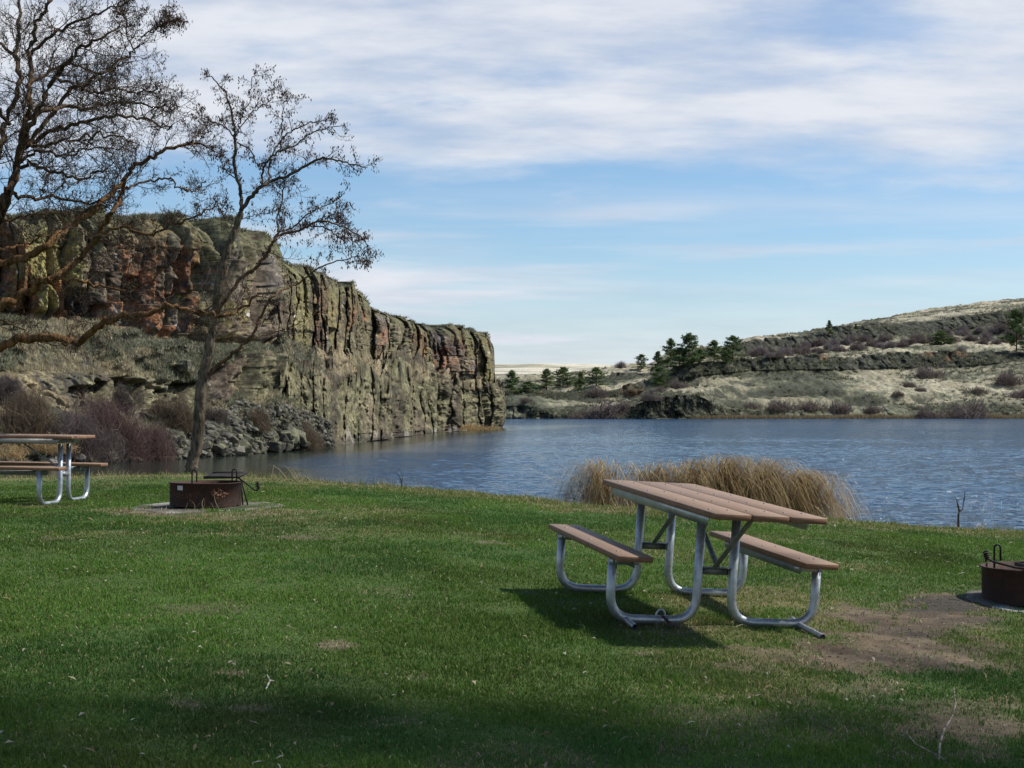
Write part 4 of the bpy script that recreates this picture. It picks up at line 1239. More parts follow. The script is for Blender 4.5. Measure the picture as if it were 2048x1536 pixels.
C = mix(C, np.array([.29, .2, .095]), sstep(1.9, 1.1, F + .4 * q2) * .2 * sstep(-60, 40, X0 - 60))
hill = grid_mb(HP, C).build('hill', M['farrock'])
tag(hill, kind='structure')
_hx, _hy = to_px(HP[..., 0], HP[..., 1], HP[..., 2])
def on_hill(px, py):
    d = (_hx - px) ** 2 + (_hy - py) ** 2
    k = np.where(d < 30, HP[..., 1], 1e9)
    if k.min() > 1e8: k = d
    i = np.unravel_index(np.argmin(k), k.shape)
    return HP[i].copy()

# plateau far behind, the flat skyline over the lake
xs = np.linspace(-330, 700, 500); ys = np.linspace(430, 1500, 260)
PX, PY = np.meshgrid(xs, ys)
base = np.interp(PY, [430, 520, 700, 980, 1000, 1500], [9.0, 12.5, 19.5, 29.4, 29.9, 30.5])
PZ = base + .9 * fbm(PX * .008, PY * .01, 0, 4, 301) + .35 * fbm(PX * .06, PY * .05, 0, 3, 302)
sp = PZ / 1.9; PZ = PZ + (sstep(.6, .9, sp - np.floor(sp)) - (sp - np.floor(sp))) * .8
q = fbm(PX * .02, PY * .012, 0, 4, 303)
C = mix(np.array([.40, .365, .26]), np.array([.56, .52, .41]), sstep(-.5, .5, q))
C = mix(C, np.array([.15, .15, .1]), sstep(.2, .6, fbm(PX * .015, PY * .045, 0, 4, 304)) * .75)
C = mix(C, np.array([.07, .068, .055]), sstep(.62, .7, sp - np.floor(sp)) * sstep(.95, .85, sp - np.floor(sp)) * sstep(.0, .3, fbm(PX * .01, PY * .02, 0, 3, 305)) * .8)
tag(grid_mb(np.stack([PX, PY, PZ], -1), C).build('plateau', M['farrock'], smooth=False), kind='structure')
# ------------------------------------------------------------------ bare trees
def smooth_path(P, sub=4, jit=0.0):
    P = np.asarray(P, float)
    if len(P) < 3: return P
    Q = np.vstack([2 * P[0] - P[1], P, 2 * P[-1] - P[-2]]); out = []
    for k in range(1, len(Q) - 2):
        p0, p1, p2, p3 = Q[k - 1], Q[k], Q[k + 1], Q[k + 2]
        for t in np.linspace(0, 1, sub, endpoint=False):
            out.append(.5 * (2 * p1 + (p2 - p0) * t + (2 * p0 - 5 * p1 + 4 * p2 - p3) * t * t + (3 * p1 - p0 - 3 * p2 + p3) * t ** 3))
    out.append(P[-1]); out = np.array(out)
    if jit: out[1:-1] += RNG.normal(0, jit, (len(out) - 2, 3))
    return out

class BareTree:
    def __init__(s, colors):
        s.limb, s.twig, s.pod = MB(), MB(), MB()
        s.tips = []; s.colors = colors
    def add_limb(s, P, r0, r1, col, k=9, jit=.012):
        P = smooth_path(P, 5, jit)
        n = len(P); t = np.linspace(0, 1, n)
        R = (r0 * (1 - t) ** .85 + r1 * (1 - (1 - t) ** .85)) * (1 + .035 * RNG.normal(0, 1, n).clip(-1.5, 1.5) * (r0 > .02)) * (1 + .35 * np.exp(-t * 22) * (r0 > .1))
        cc = np.array(col)[None] * RNG.uniform(.8, 1.2, (n, 1))
        s.limb.tube(P, R, k, cc)
        return P, R
    def sprout(s, P, R, level, n, L, spread=(.5, 1.15), t0=.12, upb=.06, crook=.24, maxl=3, pod=.0, flat=1.0):
        seg = np.linalg.norm(np.diff(P, axis=0), axis=1); cum = np.concatenate([[0], np.cumsum(seg)])
        tot = cum[-1]
        if tot < 1e-3: return
        for k in range(n):
            t = t0 + (1 - t0) * (k + random.random()) / n
            d0 = t * tot; i = min(np.searchsorted(cum, d0), len(P) - 1); i = max(i, 1)
            f = (d0 - cum[i - 1]) / max(seg[i - 1], 1e-6)
            b = P[i - 1] * (1 - f) + P[i] * f; rr = R[i - 1] * (1 - f) + R[i] * f
            tg = P[i] - P[i - 1]; tg /= np.linalg.norm(tg) + 1e-9
            q = RNG.normal(0, 1, 3); q[1] *= flat; q -= tg * (q @ tg); q /= np.linalg.norm(q) + 1e-9
            a = random.uniform(*spread)
            d = tg * math.cos(a) + q * math.sin(a); d[2] += upb
            ln = L * random.uniform(.45, 1.15) * (1.05 - .45 * t)
            m = 6 if level < maxl else 4
            pts = [b]
            for j in range(m):
                d = d + RNG.normal(0, crook, 3) + np.array([0, 0, upb * .5]); d /= np.linalg.norm(d)
                pts.append(pts[-1] + d * ln / m)
            pts = np.array(pts)
            r0 = min(rr * .7, ln * .011 + .0022); r1 = max(.0021, r0 * .28)
            Rr = np.linspace(r0, r1, len(pts))
            c = np.array(s.colors[min(level, len(s.colors) - 1)]) * random.uniform(.7, 1.3)
            (s.limb if r0 > .012 else s.twig).tube(pts, Rr, 6 if r0 > .012 else 3, c, cap=False)
            if level < maxl:
                s.sprout(pts, Rr, level + 1, random.randint(7, 11) if level == 1 else random.randint(4, 7), ln * .52, spread, .15, upb, crook, maxl, pod)
            elif random.random() < pod:
                s.tips.append(pts[-1])
    def pods(s, per=3, size=.035, col=((.05, .028, .02), (.10, .055, .035))):
        for tp in s.tips:
            for k in range(random.randint(1, per)):
                c = tp + RNG.normal(0, .035, 3); L = size * random.uniform(.6, 1.3); W = size * .2
                a = random.random() * PI; u = np.array([math.cos(a), math.sin(a), 0]) * W
                d = np.array([random.gauss(0, .3), random.gauss(0, .3), -1]); d = d / np.linalg.norm(d) * L
                w = np.array([-u[1], u[0], 0]) * .5
                s.pod.add([c, c + d * .5 - u + w, c + d, c + d * .5 + u - w], [(0, 1, 2, 3)], None, mix(np.array(col[0]), np.array(col[1]), random.random()))
    def finish(s, root):
        s.limb.build('trunk', M['bark'], root, smooth=True)
        s.twig.build('twigs', M['bark'], root)
        if s.pod.n: s.pod.build('seed_pods', M['leafy'], root)

def px_limb(pts, Ya, Yb, wob=.25):
    n = len(pts); out = []
    for k, (x, y) in enumerate(pts):
        Y = Ya + (Yb - Ya) * k / (n - 1) + (random.gauss(0, wob) if 0 < k < n - 1 else 0)
        out.append(at(x, y, Y))
    return np.array(out)

WK = 1.0
def rp(px, Y): return WK * px / FPX * Y / 2       # pixel width -> radius

def thin_tree():
    global WK; WK = .52
    b = gpt(382, 949); Y = b[1]
    root = empty('locust_tree', b)
    tag(root, 'slender bare tree with hanging seed pods rising from the lake bank behind the fire ring', 'tree', 'bare trees')
    T = BareTree([(.08, .065, .05), (.075, .062, .05), (.07, .058, .05), (.066, .056, .05)])
    br, gr, og = (.122, .098, .068), (.09, .075, .058), (.13, .078, .042)
    def L(pts, w0, w1, col, yb=0, n=9, ln=.55, pod=.5, **k):
        P, R = T.add_limb(px_limb(pts, Y, Y + yb, .0 if w0 > 40 else .12) - np.array(b), rp(w0, Y), rp(w1, Y), col)
        if n: T.sprout(P, R, 1, int(n * 1.45), ln * 1.35, pod=pod * .36, **k)
        return P
    L([(379, 975), (383, 940), (391, 900), (398, 840), (402, 790), (410, 740), (418, 700), (427, 655), (434, 600), (443, 545), (455, 500), (470, 462), (482, 425)], 50, 24, br, 0, 5, .5, .1, t0=.55)
    L([(482, 425), (483, 395), (477, 365), (468, 335), (470, 300), (470, 272), (466, 238), (455, 195), (447, 180), (430, 160), (408, 147)], 16, 3, gr, .5, 16, .42)
    L([(483, 420), (500, 395), (520, 375), (548, 360), (580, 350), (620, 326), (645, 316), (680, 322), (705, 328), (735, 335)], 17, 3, gr, -.6, 16, .5)
    L([(526, 372), (524, 345), (532, 328), (545, 312), (560, 303), (590, 290), (620, 268), (650, 258), (690, 250)], 10, 2.5, gr, -1.0, 12, .45)
    L([(540, 362), (538, 340), (542, 315), (555, 290), (575, 268), (610, 250), (640, 243), (670, 240)], 9, 2, gr, .8, 12, .42)
    L([(470, 275), (482, 255), (500, 230), (520, 215), (545, 195), (550, 160)], 6, 2, gr, .8, 9, .38)
    L([(470, 272), (480, 245), (486, 225), (500, 200), (503, 160), (520, 140)], 6, 2, gr, -.5, 9, .38)
    L([(474, 285), (500, 300), (512, 325), (525, 340)], 6, 4, gr, .2, 4, .3)
    L([(466, 272), (452, 255), (435, 248), (415, 240), (395, 235)], 6, 2, gr, .5, 9, .36)
    L([(474, 360), (455, 345), (445, 330), (440, 318), (428, 310)], 5, 1.6, gr, -.3, 7, .32)
    L([(560, 300), (565, 270), (562, 240), (572, 200), (578, 185), (595, 205)], 5, 1.6, gr, .3, 8, .34, .8)
    # right-hand limbs
    L([(410, 762), (432, 735), (465, 708), (497, 680), (513, 655), (525, 628), (540, 600), (565, 580), (600, 565), (640, 535), (675, 522), (720, 512)], 15, 3, og, -1.4, 13, .5, t0=.3)
    L([(425, 640), (450, 600), (480, 560), (518, 528), (535, 505), (548, 480), (565, 468), (600, 460), (640, 443), (680, 452), (715, 470), (738, 492)], 16, 3, og, -.9, 16, .5, .9, t0=.35)
    L([(548, 482), (556, 462), (553, 435), (562, 408), (568, 380), (570, 345), (575, 330)], 9, 2.5, gr, -.3, 10, .4)
    L([(556, 463), (585, 455), (610, 432), (640, 415), (668, 403), (690, 385)], 7, 2, gr, .5, 9, .4)
    L([(620, 452), (650, 455), (672, 470), (700, 478), (725, 500), (735, 525)], 6, 2, gr, -.2, 13, .42, 1.0)
    L([(640, 445), (665, 430), (680, 425), (692, 415)], 5, 1.6, gr, .3, 8, .34, .9)
    L([(418, 690), (408, 670), (395, 655), (378, 648)], 8, 2.5, og, .3, 7, .4, .1)
    L([(430, 640), (415, 610), (405, 570), (420, 540), (400, 500)], 6, 2, gr, .8, 8, .4, .1)
    L([(468, 470), (450, 440), (455, 410), (440, 385)], 4, 1.5, gr, .4, 7, .34, .4)
    L([(480, 440), (510, 430), (540, 425), (560, 420)], 4, 1.5, gr, .6, 7, .34, .4)
    L([(500, 680), (560, 660), (600, 645), (640, 620)], 5, 1.5, og, .2, 8, .4, .1)
    T.pods(2, .06)
    T.finish(root)
thin_tree()

def big_tree():
    global WK; WK = .6
    Y = 20.0
    p = at(-285, 985, Y); b = np.array([p[0], Y, float(lawn_z(p[0], Y)) - .05])
    root = empty('locust_tree', b)
    tag(root, 'large spreading bare tree with orange-brown crooked limbs entering from the left edge', 'tree', 'bare trees')
    T = BareTree([(.11, .07, .038), (.09, .062, .04), (.075, .058, .042), (.068, .056, .045)])
    og, dk = (.14, .078, .035), (.09, .06, .036)  # dk: upper limbs coloured darker to paint in their backlit look
    def L(pts, w0, w1, col, ya=0, yb=0, n=12, ln=.8, pod=.12, **k):
        P, R = T.add_limb(px_limb(pts, Y + ya, Y + yb, .22) - b, rp(w0, Y), rp(w1, Y), col, 10, .018)
        if n: T.sprout(P, R, 1, int(n * 1.75), ln * 1.1, pod=pod, **k)
    L([(-290, 1010), (-280, 930), (-262, 840), (-235, 760), (-190, 660), (-140, 580), (-85, 510), (-40, 460), (-5, 420), (18, 375)], 72, 34, dk, 0, 0, 0)
    # low limbs over the cliff
    L([(-235, 750), (-150, 725), (-70, 705), (0, 692), (60, 676), (115, 676), (155, 682), (195, 655), (235, 637), (295, 627), (340, 612), (395, 624), (440, 632), (480, 618), (515, 590)], 34, 5, og, 0, -2.2, 20, .62, t0=.3)
    L([(-190, 650), (-110, 640), (-40, 628), (0, 612), (45, 588), (90, 562), (130, 545), (168, 508), (198, 470), (225, 425), (238, 395), (250, 355)], 34, 9, og, 0, -1.4, 16, .7, t0=.35)
    L([(92, 562), (120, 556), (160, 561), (210, 571), (255, 578), (300, 562), (330, 540)], 12, 3, og, -.8, -1.8, 11, .5)
    L([(-120, 560), (-60, 545), (0, 530), (50, 515), (95, 488), (145, 450), (195, 415), (222, 388), (248, 358), (275, 330), (318, 308), (365, 292), (395, 284)], 30, 8, og, 0, 1.2, 18, .75, t0=.35)
    L([(365, 292), (385, 278), (410, 262), (402, 240)], 7, 2.5, dk, 1.2, 1.4, 8, .45)
    L([(390, 285), (415, 293), (428, 300)], 6, 2.5, dk, 1.2, 1.0, 5, .4)
    L([(238, 382), (265, 372), (300, 362), (340, 358), (352, 372), (378, 382), (398, 378), (412, 360)], 9, 3, dk, .8, 1.8, 10, .42)
    L([(198, 470), (250, 455), (300, 470), (345, 452), (395, 432), (425, 410), (432, 390)], 10, 2.5, og, -1.2, -2.4, 13, .5)
    L([(0, 640), (30, 655), (60, 668), (80, 690)], 7, 2, og, .5, .9, 7, .4)
    L([(-60, 545), (0, 500), (40, 490), (90, 470), (130, 480)], 12, 3, og, .5, 1.6, 10, .6)
    # upper stems
    L([(0, 440), (22, 380), (36, 320), (48, 262), (58, 205), (62, 150), (60, 100), (70, 58), (95, 12), (125, -50)], 25, 9, dk, .1, .6, 15, .8)
    L([(22, 370), (40, 310), (60, 250), (85, 205), (108, 155), (130, 125), (165, 95), (205, 72), (250, 42)], 24, 4, dk, .2, -1.0, 18, .8)
    L([(-30, 470), (-10, 360), (0, 290), (18, 225), (38, 170), (32, 110), (38, 60), (40, -40)], 22, 10, dk, 0, 1.6, 14, .85)
    L([(40, 300), (75, 262), (108, 228), (135, 190), (165, 168), (210, 140), (245, 118), (270, 100), (300, 60), (355, 40)], 18, 3, dk, .5, 2.2, 18, .7)
    L([(268, 100), (255, 70), (250, 40), (246, 18), (275, 12)], 6, 2, dk, 1.6, 1.4, 9, .4, .7)
    L([(300, 66), (330, 45), (352, 35)], 5, 2, dk, 2.2, 2.3, 9, .3, .9)
    L([(52, 240), (90, 222), (130, 212), (170, 216), (205, 210), (245, 204), (290, 208), (340, 220), (360, 215)], 16, 3, dk, .4, 1.2, 18, .6)
    L([(42, 300), (90, 270), (140, 250), (190, 240), (235, 232), (280, 238), (330, 250), (345, 258)], 16, 3, dk, .2, -1.4, 18, .65)
    L([(30, 335), (60, 325), (95, 342), (130, 350), (165, 356), (205, 340), (230, 322)], 14, 3, dk, .2, -.8, 13, .6)
    L([(15, 380), (45, 395), (90, 393), (125, 398), (165, 408), (205, 405), (235, 425)], 14, 3, dk, .1, 1.2, 12, .55)
    L([(82, 392), (88, 375), (96, 355), (97, 348)], 7, 4, dk, .3, .4, 3, .25)
    L([(60, 170), (100, 140), (150, 130), (200, 150), (230, 140)], 12, 3, dk, .4, 2.2, 14, .6)
    L([(62, 110), (100, 70), (140, 50), (190, 30), (230, 10), (270, 0)], 12, 3, dk, .5, -1.2, 15, .6)
    L([(38, 120), (0, 90), (-40, 60)], 14, 6, dk, 1, 1.4, 8, .7)
    L([(20, 250), (-20, 200), (-60, 170)], 14, 6, dk, .6, .2, 8, .7)
    L([(110, 155), (150, 170), (190, 185), (230, 175), (265, 185), (310, 175), (325, 160)], 10, 2.5, dk, -.6, -1.6, 15, .6, .3)
    L([(-30, 460), (20, 440), (60, 430), (95, 428), (150, 432)], 10, 3, og, .2, -1.0, 10, .55)
    L([(35, 330), (80, 300), (120, 310), (170, 300), (220, 295), (265, 305)], 11, 2.5, dk, .4, 1.5, 16, .55)
    L([(45, 290), (90, 290), (140, 280), (190, 270), (240, 275), (280, 290)], 11, 2.5, dk, .4, -2.0, 16, .55)
    # the side of the crown that stays outside the photo
    for pts in ([(-140, 580), (-230, 480), (-330, 400), (-420, 340)], [(-85, 510), (-150, 380), (-230, 260), (-280, 140)], [(-40, 460), (-90, 330), (-120, 190), (-130, 40)], [(-235, 750), (-330, 690), (-430, 660), (-520, 600)]):
        L(pts, 30, 6, dk, 0, random.uniform(-1.5, 1.5), 10, 1.0)
    T.pods(2, .035)
    T.finish(root)
big_tree()

# ------------------------------------------------------------------ pines
def make_pine(name, H, r, seed, nb=90, per=12, csz=.42, col=((.065, .105, .040), (.15, .20, .08)), shape='round', trunk=.02, base=.12):
    rg = np.random.default_rng(seed)
    root = empty(name)
    m = MB()
    P = np.stack([.02 * H * np.sin(np.linspace(0, 3, 9) + seed) * np.linspace(0, 1, 9), .015 * H * np.cos(np.linspace(0, 4, 9) + seed) * np.linspace(0, 1, 9), np.linspace(-.3, H * .97, 9)], 1)
    m.tube(P, np.linspace(H * trunk, H * .003, 9), 8, (.105, .06, .038))
    cr = MB(); Vs = []; Cs = []
    for k in range(nb):
        t = base + (1 - base) * ((k + rg.random()) / nb) ** .95
        z = H * t
        prof = (math.sin(min(1, (1 - t) / (1 - base)) ** .75 * PI * .56) if shape == 'round' else (1 - t) / (1 - base) * .95 + .05)
        L = r * max(.12, prof) * rg.uniform(.35, 1.25)
        az = rg.random() * 2 * PI; el = rg.uniform(-.15, .45) + .5 * t
        d = np.array([math.cos(az) * math.cos(el), math.sin(az) * math.cos(el), math.sin(el)])
        b = np.array([np.interp(z, P[:, 2], P[:, 0]), np.interp(z, P[:, 2], P[:, 1]), z])
        m.tube([b, b + d * L * .5, b + d * L * .95 + [0, 0, .03 * L]], [H * .0035, H * .002, H * .0008], 4, (.085, .055, .04), cap=False)
        tone = rg.random()
        for j in range(per):
            q = rg.uniform(.3, 1.03) ** .7
            c = b + d * L * q + rg.normal(0, csz * .38, 3) * [1, 1, .6]
            cc = mix(np.array(col[0]), np.array(col[1]), np.clip(tone * .6 + .5 * rg.random(), 0, 1))
            for e in range(4):
                a1 = rg.normal(0, 1, 3) + [0, 0, .35]; a1 /= np.linalg.norm(a1)
                a2 = np.cross(a1, rg.normal(0, 1, 3)); a2 /= np.linalg.norm(a2)
                s = csz * rg.uniform(.5, 1.0)
                Vs += [c - a2 * s * .18, c + a2 * s * .18, c + a1 * s]; Cs += [cc] * 3
    n = len(Vs) // 3
    cr.add(np.array(Vs), None, np.arange(n * 3).reshape(n, 3), np.array(Cs))
    m.build('trunk', M['bark'], root, smooth=True)
    cr.build('crown', M['needles'], root)
    return root, H, r

protos = [make_pine('pine_tree', 9, 3.3, 1, 66, 20, .62, base=.12), make_pine('pine_tree', 9, 3.1, 5, 62, 20, .62, shape='cone', base=.10), make_pine('pine_tree', 9, 3.7, 9, 62, 21, .66, shape='round', base=.04)]
PINES = [  # px, base, top, width factor, kind, label
    (1024, 786, 736, 1.0, 0, 'slim pine standing nearest the cliff tip across the lake'),
    (1055, 781, 757, 2.0, 2, 'low broad green pine just right of the one by the cliff tip'),
    (1097, 776, 734, 1.15, 0, 'rounded pine, left of a close pair on the low bench across the lake'),
    (1125, 768, 729, 1.25, 2, 'rounded pine, right of a close pair on the low bench across the lake'),
    (1160, 779, 739, 1.2, 1, 'dull green pine before the shadowed rock band, third from the gully thicket'),
    (1192, 766, 729, 1.25, 2, 'bushy pine on the rim of the small rock band left of the pale meadow'),
    (1283, 735, 703, 1.1, 2, 'small light green pine alone on the skyline meadow left of the pine row'),
    (1313, 738, 698, 1.2, 1, 'pine half hidden behind the lower dark pine at the left end of the row'),
    (1319, 772, 729, 1.25, 2, 'dark pine lowest on the slope, below the left end of the pine row'),
    (1342, 730, 673, .85, 0, 'tall narrow pine beside the tallest pine of the ridge row'),
    (1376, 727, 663, 1.0, 0, 'tallest pine of the row on the ridge across the lake'),
    (1430, 719, 676, 1.25, 0, 'conical pine, second from the right in the ridge row'),
    (1471, 717, 671, 1.2, 0, 'pine at the right end of the ridge row beside the rock knob'),
    (1400, 722, 692, 1.3, 2, 'short pine filling the gap right of the tallest ridge pine'),
    (1357, 731, 690, 1.35, 2, 'bushy pine filling the gap between the tall narrow pine and the tallest one'),
    (1452, 720, 688, 1.3, 2, 'low bushy pine between the two right-hand pines of the ridge row'),
    (1658, 664, 635, .95, 1, 'thin lone pine on the skyline of the upper rim'),
    (1713, 652, 641, 1.4, 1, 'tiny pine on the skyline right of the thin lone one'),
    (1883, 684, 655, 1.8, 2, 'dark green juniper-like bush among purple shrubs below the upper rim'),
    (2033, 697, 615, .8, 0, 'big dark pine at the right edge of the photo above the rock band'),
    (2062, 704, 650, .9, 2, 'second dark pine mostly cut by the right edge of the photo'),
]
for i, (px, yb, yt, wf, kd, lab) in enumerate(PINES):
    p = on_hill(px, yb); rt, H, r = protos[kd]
    o = copy_tree(rt)
    h = (yb - yt) / FPX * p[1]
    s = h / H
    o.location = (p[0], p[1], p[2] - .2); o.scale = (s * wf * 1.28, s * wf * 1.28, s); o.rotation_euler = (0, 0, i * 1.7)
    tag(o, lab, 'pine', 'pines across the lake')
for rt, _, _ in protos:
    for c in list(rt.children): bpy.data.objects.remove(c)
    bpy.data.objects.remove(rt)

# unseen trees right of the camera, given pine crowns to soften the near lawn's shade
def shade_tree(x, y, H, r, seed, lab, nb=100):
    rt, _, _ = make_pine('pine_tree', H, r, seed, nb, 7, .42, base=.2, trunk=.017)
    rt.location = (x, y, float(lawn_z(x, y)))
    tag(rt, lab, 'pine', 'unseen trees standing right of the camera')
shade_tree(9.2, 8.0, 16.0, 3.6, 21, 'tall unseen tree outside the right edge of the photo, nearest the fire ring')
shade_tree(6.6, 4.0, 13.0, 3.7, 22, 'unseen tree beside the camera, outside the photo on the right', 60)
shade_tree(11.5, 5.2, 17.5, 4.6, 23, 'tallest unseen tree well outside the right edge, behind the other two')
shade_tree(9.8, .6, 15.0, 4.3, 24, 'unseen tree outside the photo, farthest back of the four beside the camera', 80)

# ------------------------------------------------------------------ shrubs
def make_shrub(name, W, H, n, col, seed, wid, fill=.9, up=.6):
    """twiggy bush: short fine shoots spread through a lumpy dome"""
    rg = np.random.default_rng(seed); m = MB()
    nl = 7
    lob = np.stack([rg.normal(0, .2, nl) * W, rg.normal(0, .17, nl) * W, np.zeros(nl)], 1); lr = rg.uniform(.24, .36, nl) * W; lh = rg.uniform(.6, 1.05, nl) * H
    k = rg.integers(nl, size=n); a = rg.random(n) * 2 * PI; rr = np.sqrt(rg.random(n)); q = rg.random(n) ** .6
    bx = lob[k, 0] + lr[k] * rr * np.cos(a); by = lob[k, 1] + lr[k] * rr * np.sin(a)
    bz = lh[k] * np.sqrt(np.maximum(.02, 1 - rr ** 2)) * q
    b = np.stack([bx, by, bz], 1)
    d = np.stack([np.cos(a) * rr * .8, np.sin(a) * rr * .8, np.full(n, up + .2)], 1) + rg.normal(0, .42, (n, 3)); d /= np.linalg.norm(d, axis=1)[:, None]
    L = (.16 + .22 * rg.random(n)) * min(W, H * 1.6)
    s = np.cross(d, rg.normal(0, 1, (n, 3))); s /= np.linalg.norm(s, axis=1)[:, None]; s *= (wid * rg.uniform(.5, 1.2, n))[:, None]
    b0 = b - d * (L * .6)[:, None]; b0[:, 2] = np.maximum(b0[:, 2], -.1); tip = b + d * (L * .4)[:, None]
    V = np.stack([b0 - s, b0 + s, tip], 1).reshape(-1, 3)
    c = mix(np.array(col[0]), np.array(col[1]), rg.random(n))
    m.add(V, None, np.arange(n * 3).reshape(n, 3), np.repeat(c, 3, 0))
    return m.build(name, M['leafy'])

PUR = ((.10, .082, .074), (.195, .158, .145)); RED = ((.095, .064, .055), (.185, .124, .108)); BRN = ((.115, .088, .06), (.21, .165, .115)); DRK = ((.075, .064, .055), (.15, .125, .105))
# red thicket and brown bushes at the foot of the talus: px centre, px base, width px, height px, colours, label
NEAR = [
    (165, 912, 130, 120, PUR, 'purple-grey bush at the left end of the red thicket by the water'),
    (235, 918, 150, 140, RED, 'reddest bush in the middle of the thicket below the talus'),
    (305, 912, 130, 105, RED, 'low red bush at the right end of the thicket, left of the thin trunk'),
    (195, 880, 140, 110, RED, 'tall red-brown bush at the back of the thicket'),
    (55, 860, 150, 105, BRN, 'brown dry bush behind the left picnic table'),
    (245, 806, 50, 50, DRK, 'dark round bush alone on the talus above the red thicket'),
    (345, 855, 90, 85, BRN, 'greyish brown bush on the talus just left of the thin trunk'),
    (520, 850, 55, 50, BRN, 'small brown bush in the rubble right of the thin trunk'),
    (612, 893, 75, 68, BRN, 'brown bush near the waterline left of the sheer lower cliff'),
    (20, 800, 80, 60, PUR, 'purple-brown bush high on the talus at the left edge'),
    (430, 838, 60, 40, DRK, 'dark low bush on the rubble beside the thin trunk'),
]
for i, (px, py, w, h, col, lab) in enumerate(NEAR):
    p = on_cliff(px, py)
    k = p[1] / FPX
    o = make_shrub('shrub', w * k, h * k, 5200 if w > 70 else 2200, col, 400 + i, .011 if w > 70 else .012)
    o.location = (p[0], p[1], p[2] - .15); tag(o, lab, 'shrub', 'bushes at the foot of the cliff')
p = at(938, WL(146.5), 146.5)
o = make_shrub('reed_clump', 3.9, .75, 1500, ((.30, .2, .085), (.46, .34, .17)), 77, .03)
o.location = (p[0], p[1] - .6, 0); tag(o, 'strip of orange-tan reeds at the waterline under the cliff tip', 'reeds')
for px, py, w, h, lab in ((15, 905, 90, 48, 'patch of orange dry grass seen under the left table top'), (90, 892, 100, 40, 'pale dry grass patch behind the left table legs')):
    p = on_cliff(px, py); k = p[1] / FPX
    o = make_shrub('dry_grass_tuft', w * k, h * k, 1500, ((.32, .2, .09), (.47, .36, .2)), 500 + px, .012)
    o.location = (p[0], p[1], p[2] - .1); tag(o, lab, 'dry grass')

far_protos = [make_shrub('shrub', 4, 2.4, 900, PUR, 601, .055), make_shrub('shrub', 4, 2.0, 900, ((.10, .08, .07), (.19, .155, .135)), 602, .055), make_shrub('shrub', 4, 2.6, 900, ((.13, .11, .11), (.26, .22, .215)), 603, .055)]
def far_shrub(px, py, w, k, lab, grp, flat=1.0):
    p = on_hill(px, py)
    o = far_protos[k].copy(); COL.objects.link(o)
    s = w / FPX * p[1] / 4
    o.location = (p[0], p[1] - .3, p[2] - .25 * s); o.scale = (s, s, s * flat); o.rotation_euler = (0, 0, px * 1.3)
    tag(o, lab, 'shrub', grp)
SOLO = [(1563, 814, 62, 1, 'wide dark shrub, leftmost of the four in a row above the reedy far shore'), (1626, 814, 58, 1, 'wide dark shrub, second from the left in the row above the far shore'),
        (1676, 818, 56, 0, 'wide dark shrub, third in the row above the reedy far shore'), (1747, 818, 46, 1, 'rightmost small dark shrub of the row above the far shore'),
        (1858, 830, 56, 0, 'purple shrub by the far water left of the largest shrub'), (1939, 830, 92, 0, 'largest purple shrub by the far water, near the right'),
        (1816, 768, 32, 1, 'small upright brown shrub on the middle slope above a pale grass patch'), (1796, 786, 30, 1, 'round dark shrub left of the pale grass patch on the middle slope'),
        (1840, 777, 26, 0, 'small shrub on the upper edge of the pale grass patch'), (1952, 782, 44, 1, 'dark shrub in the rocks above the largest purple shrub'),
        (2022, 760, 64, 0, 'purple shrub on the right edge slope below the rock band'), (2040, 790, 50, 0, 'lowest purple shrub at the right edge of the photo'),
        (1858, 750, 66, 0, 'wide purple shrub directly under the middle rock band'), (1923, 698, 26, 2, 'pinkish lone shrub on the pale bench above the middle rock band'),
        (1203, 832, 100, 0, 'wide purple thicket in the shore gully across the lake'), (1237, 818, 56, 0, 'purple bush climbing the upper end of the shore gully'),
        (1153, 834, 44, 1, 'brown shrub left of the shore gully across the lake'), (1302, 794, 44, 0, 'purple shrub on the slope above the dark shore promontory'),
        (1322, 780, 34, 0, 'shrub at the foot of the lowest dark pine'), (1193, 786, 50, 0, 'purple brush below the bushy pine left of the meadow'),
        (1051, 797, 24, 1, 'small dark shrub on the pale grass near the cliff tip'), (1247, 729, 28, 2, 'pale grey shrub on the skyline left of the small light green pine'),
        (1356, 770, 44, 0, 'purple brush under the left end of the middle rock band'), (1505, 812, 36, 1, 'dark shrub left of the row above the far shore')]
for q in SOLO: far_shrub(*q, 'single shrubs on the far slopes', .85)
for i in range(58):
    px = 1500 + 545 * (i + random.random()) / 58
    rim_y = np.interp(px, [1500, 1590, 1620, 1700, 1850, 2048], [690, 690, 672, 660, 652, 632]); bot = np.interp(px, [1500, 1620, 1700, 1850, 2048], [716, 704, 698, 686, 682])
    py = rim_y + (bot - rim_y) * random.uniform(.35, 1.0)
    far_shrub(px, py, random.uniform(20, 36), random.choice((0, 0, 2)), 'bare purple-grey shrub in the brushy belt under the upper rim', 'purple shrubs in the belt under the upper rim', random.uniform(.8, 1.15))
for o in far_protos: bpy.data.objects.remove(o)

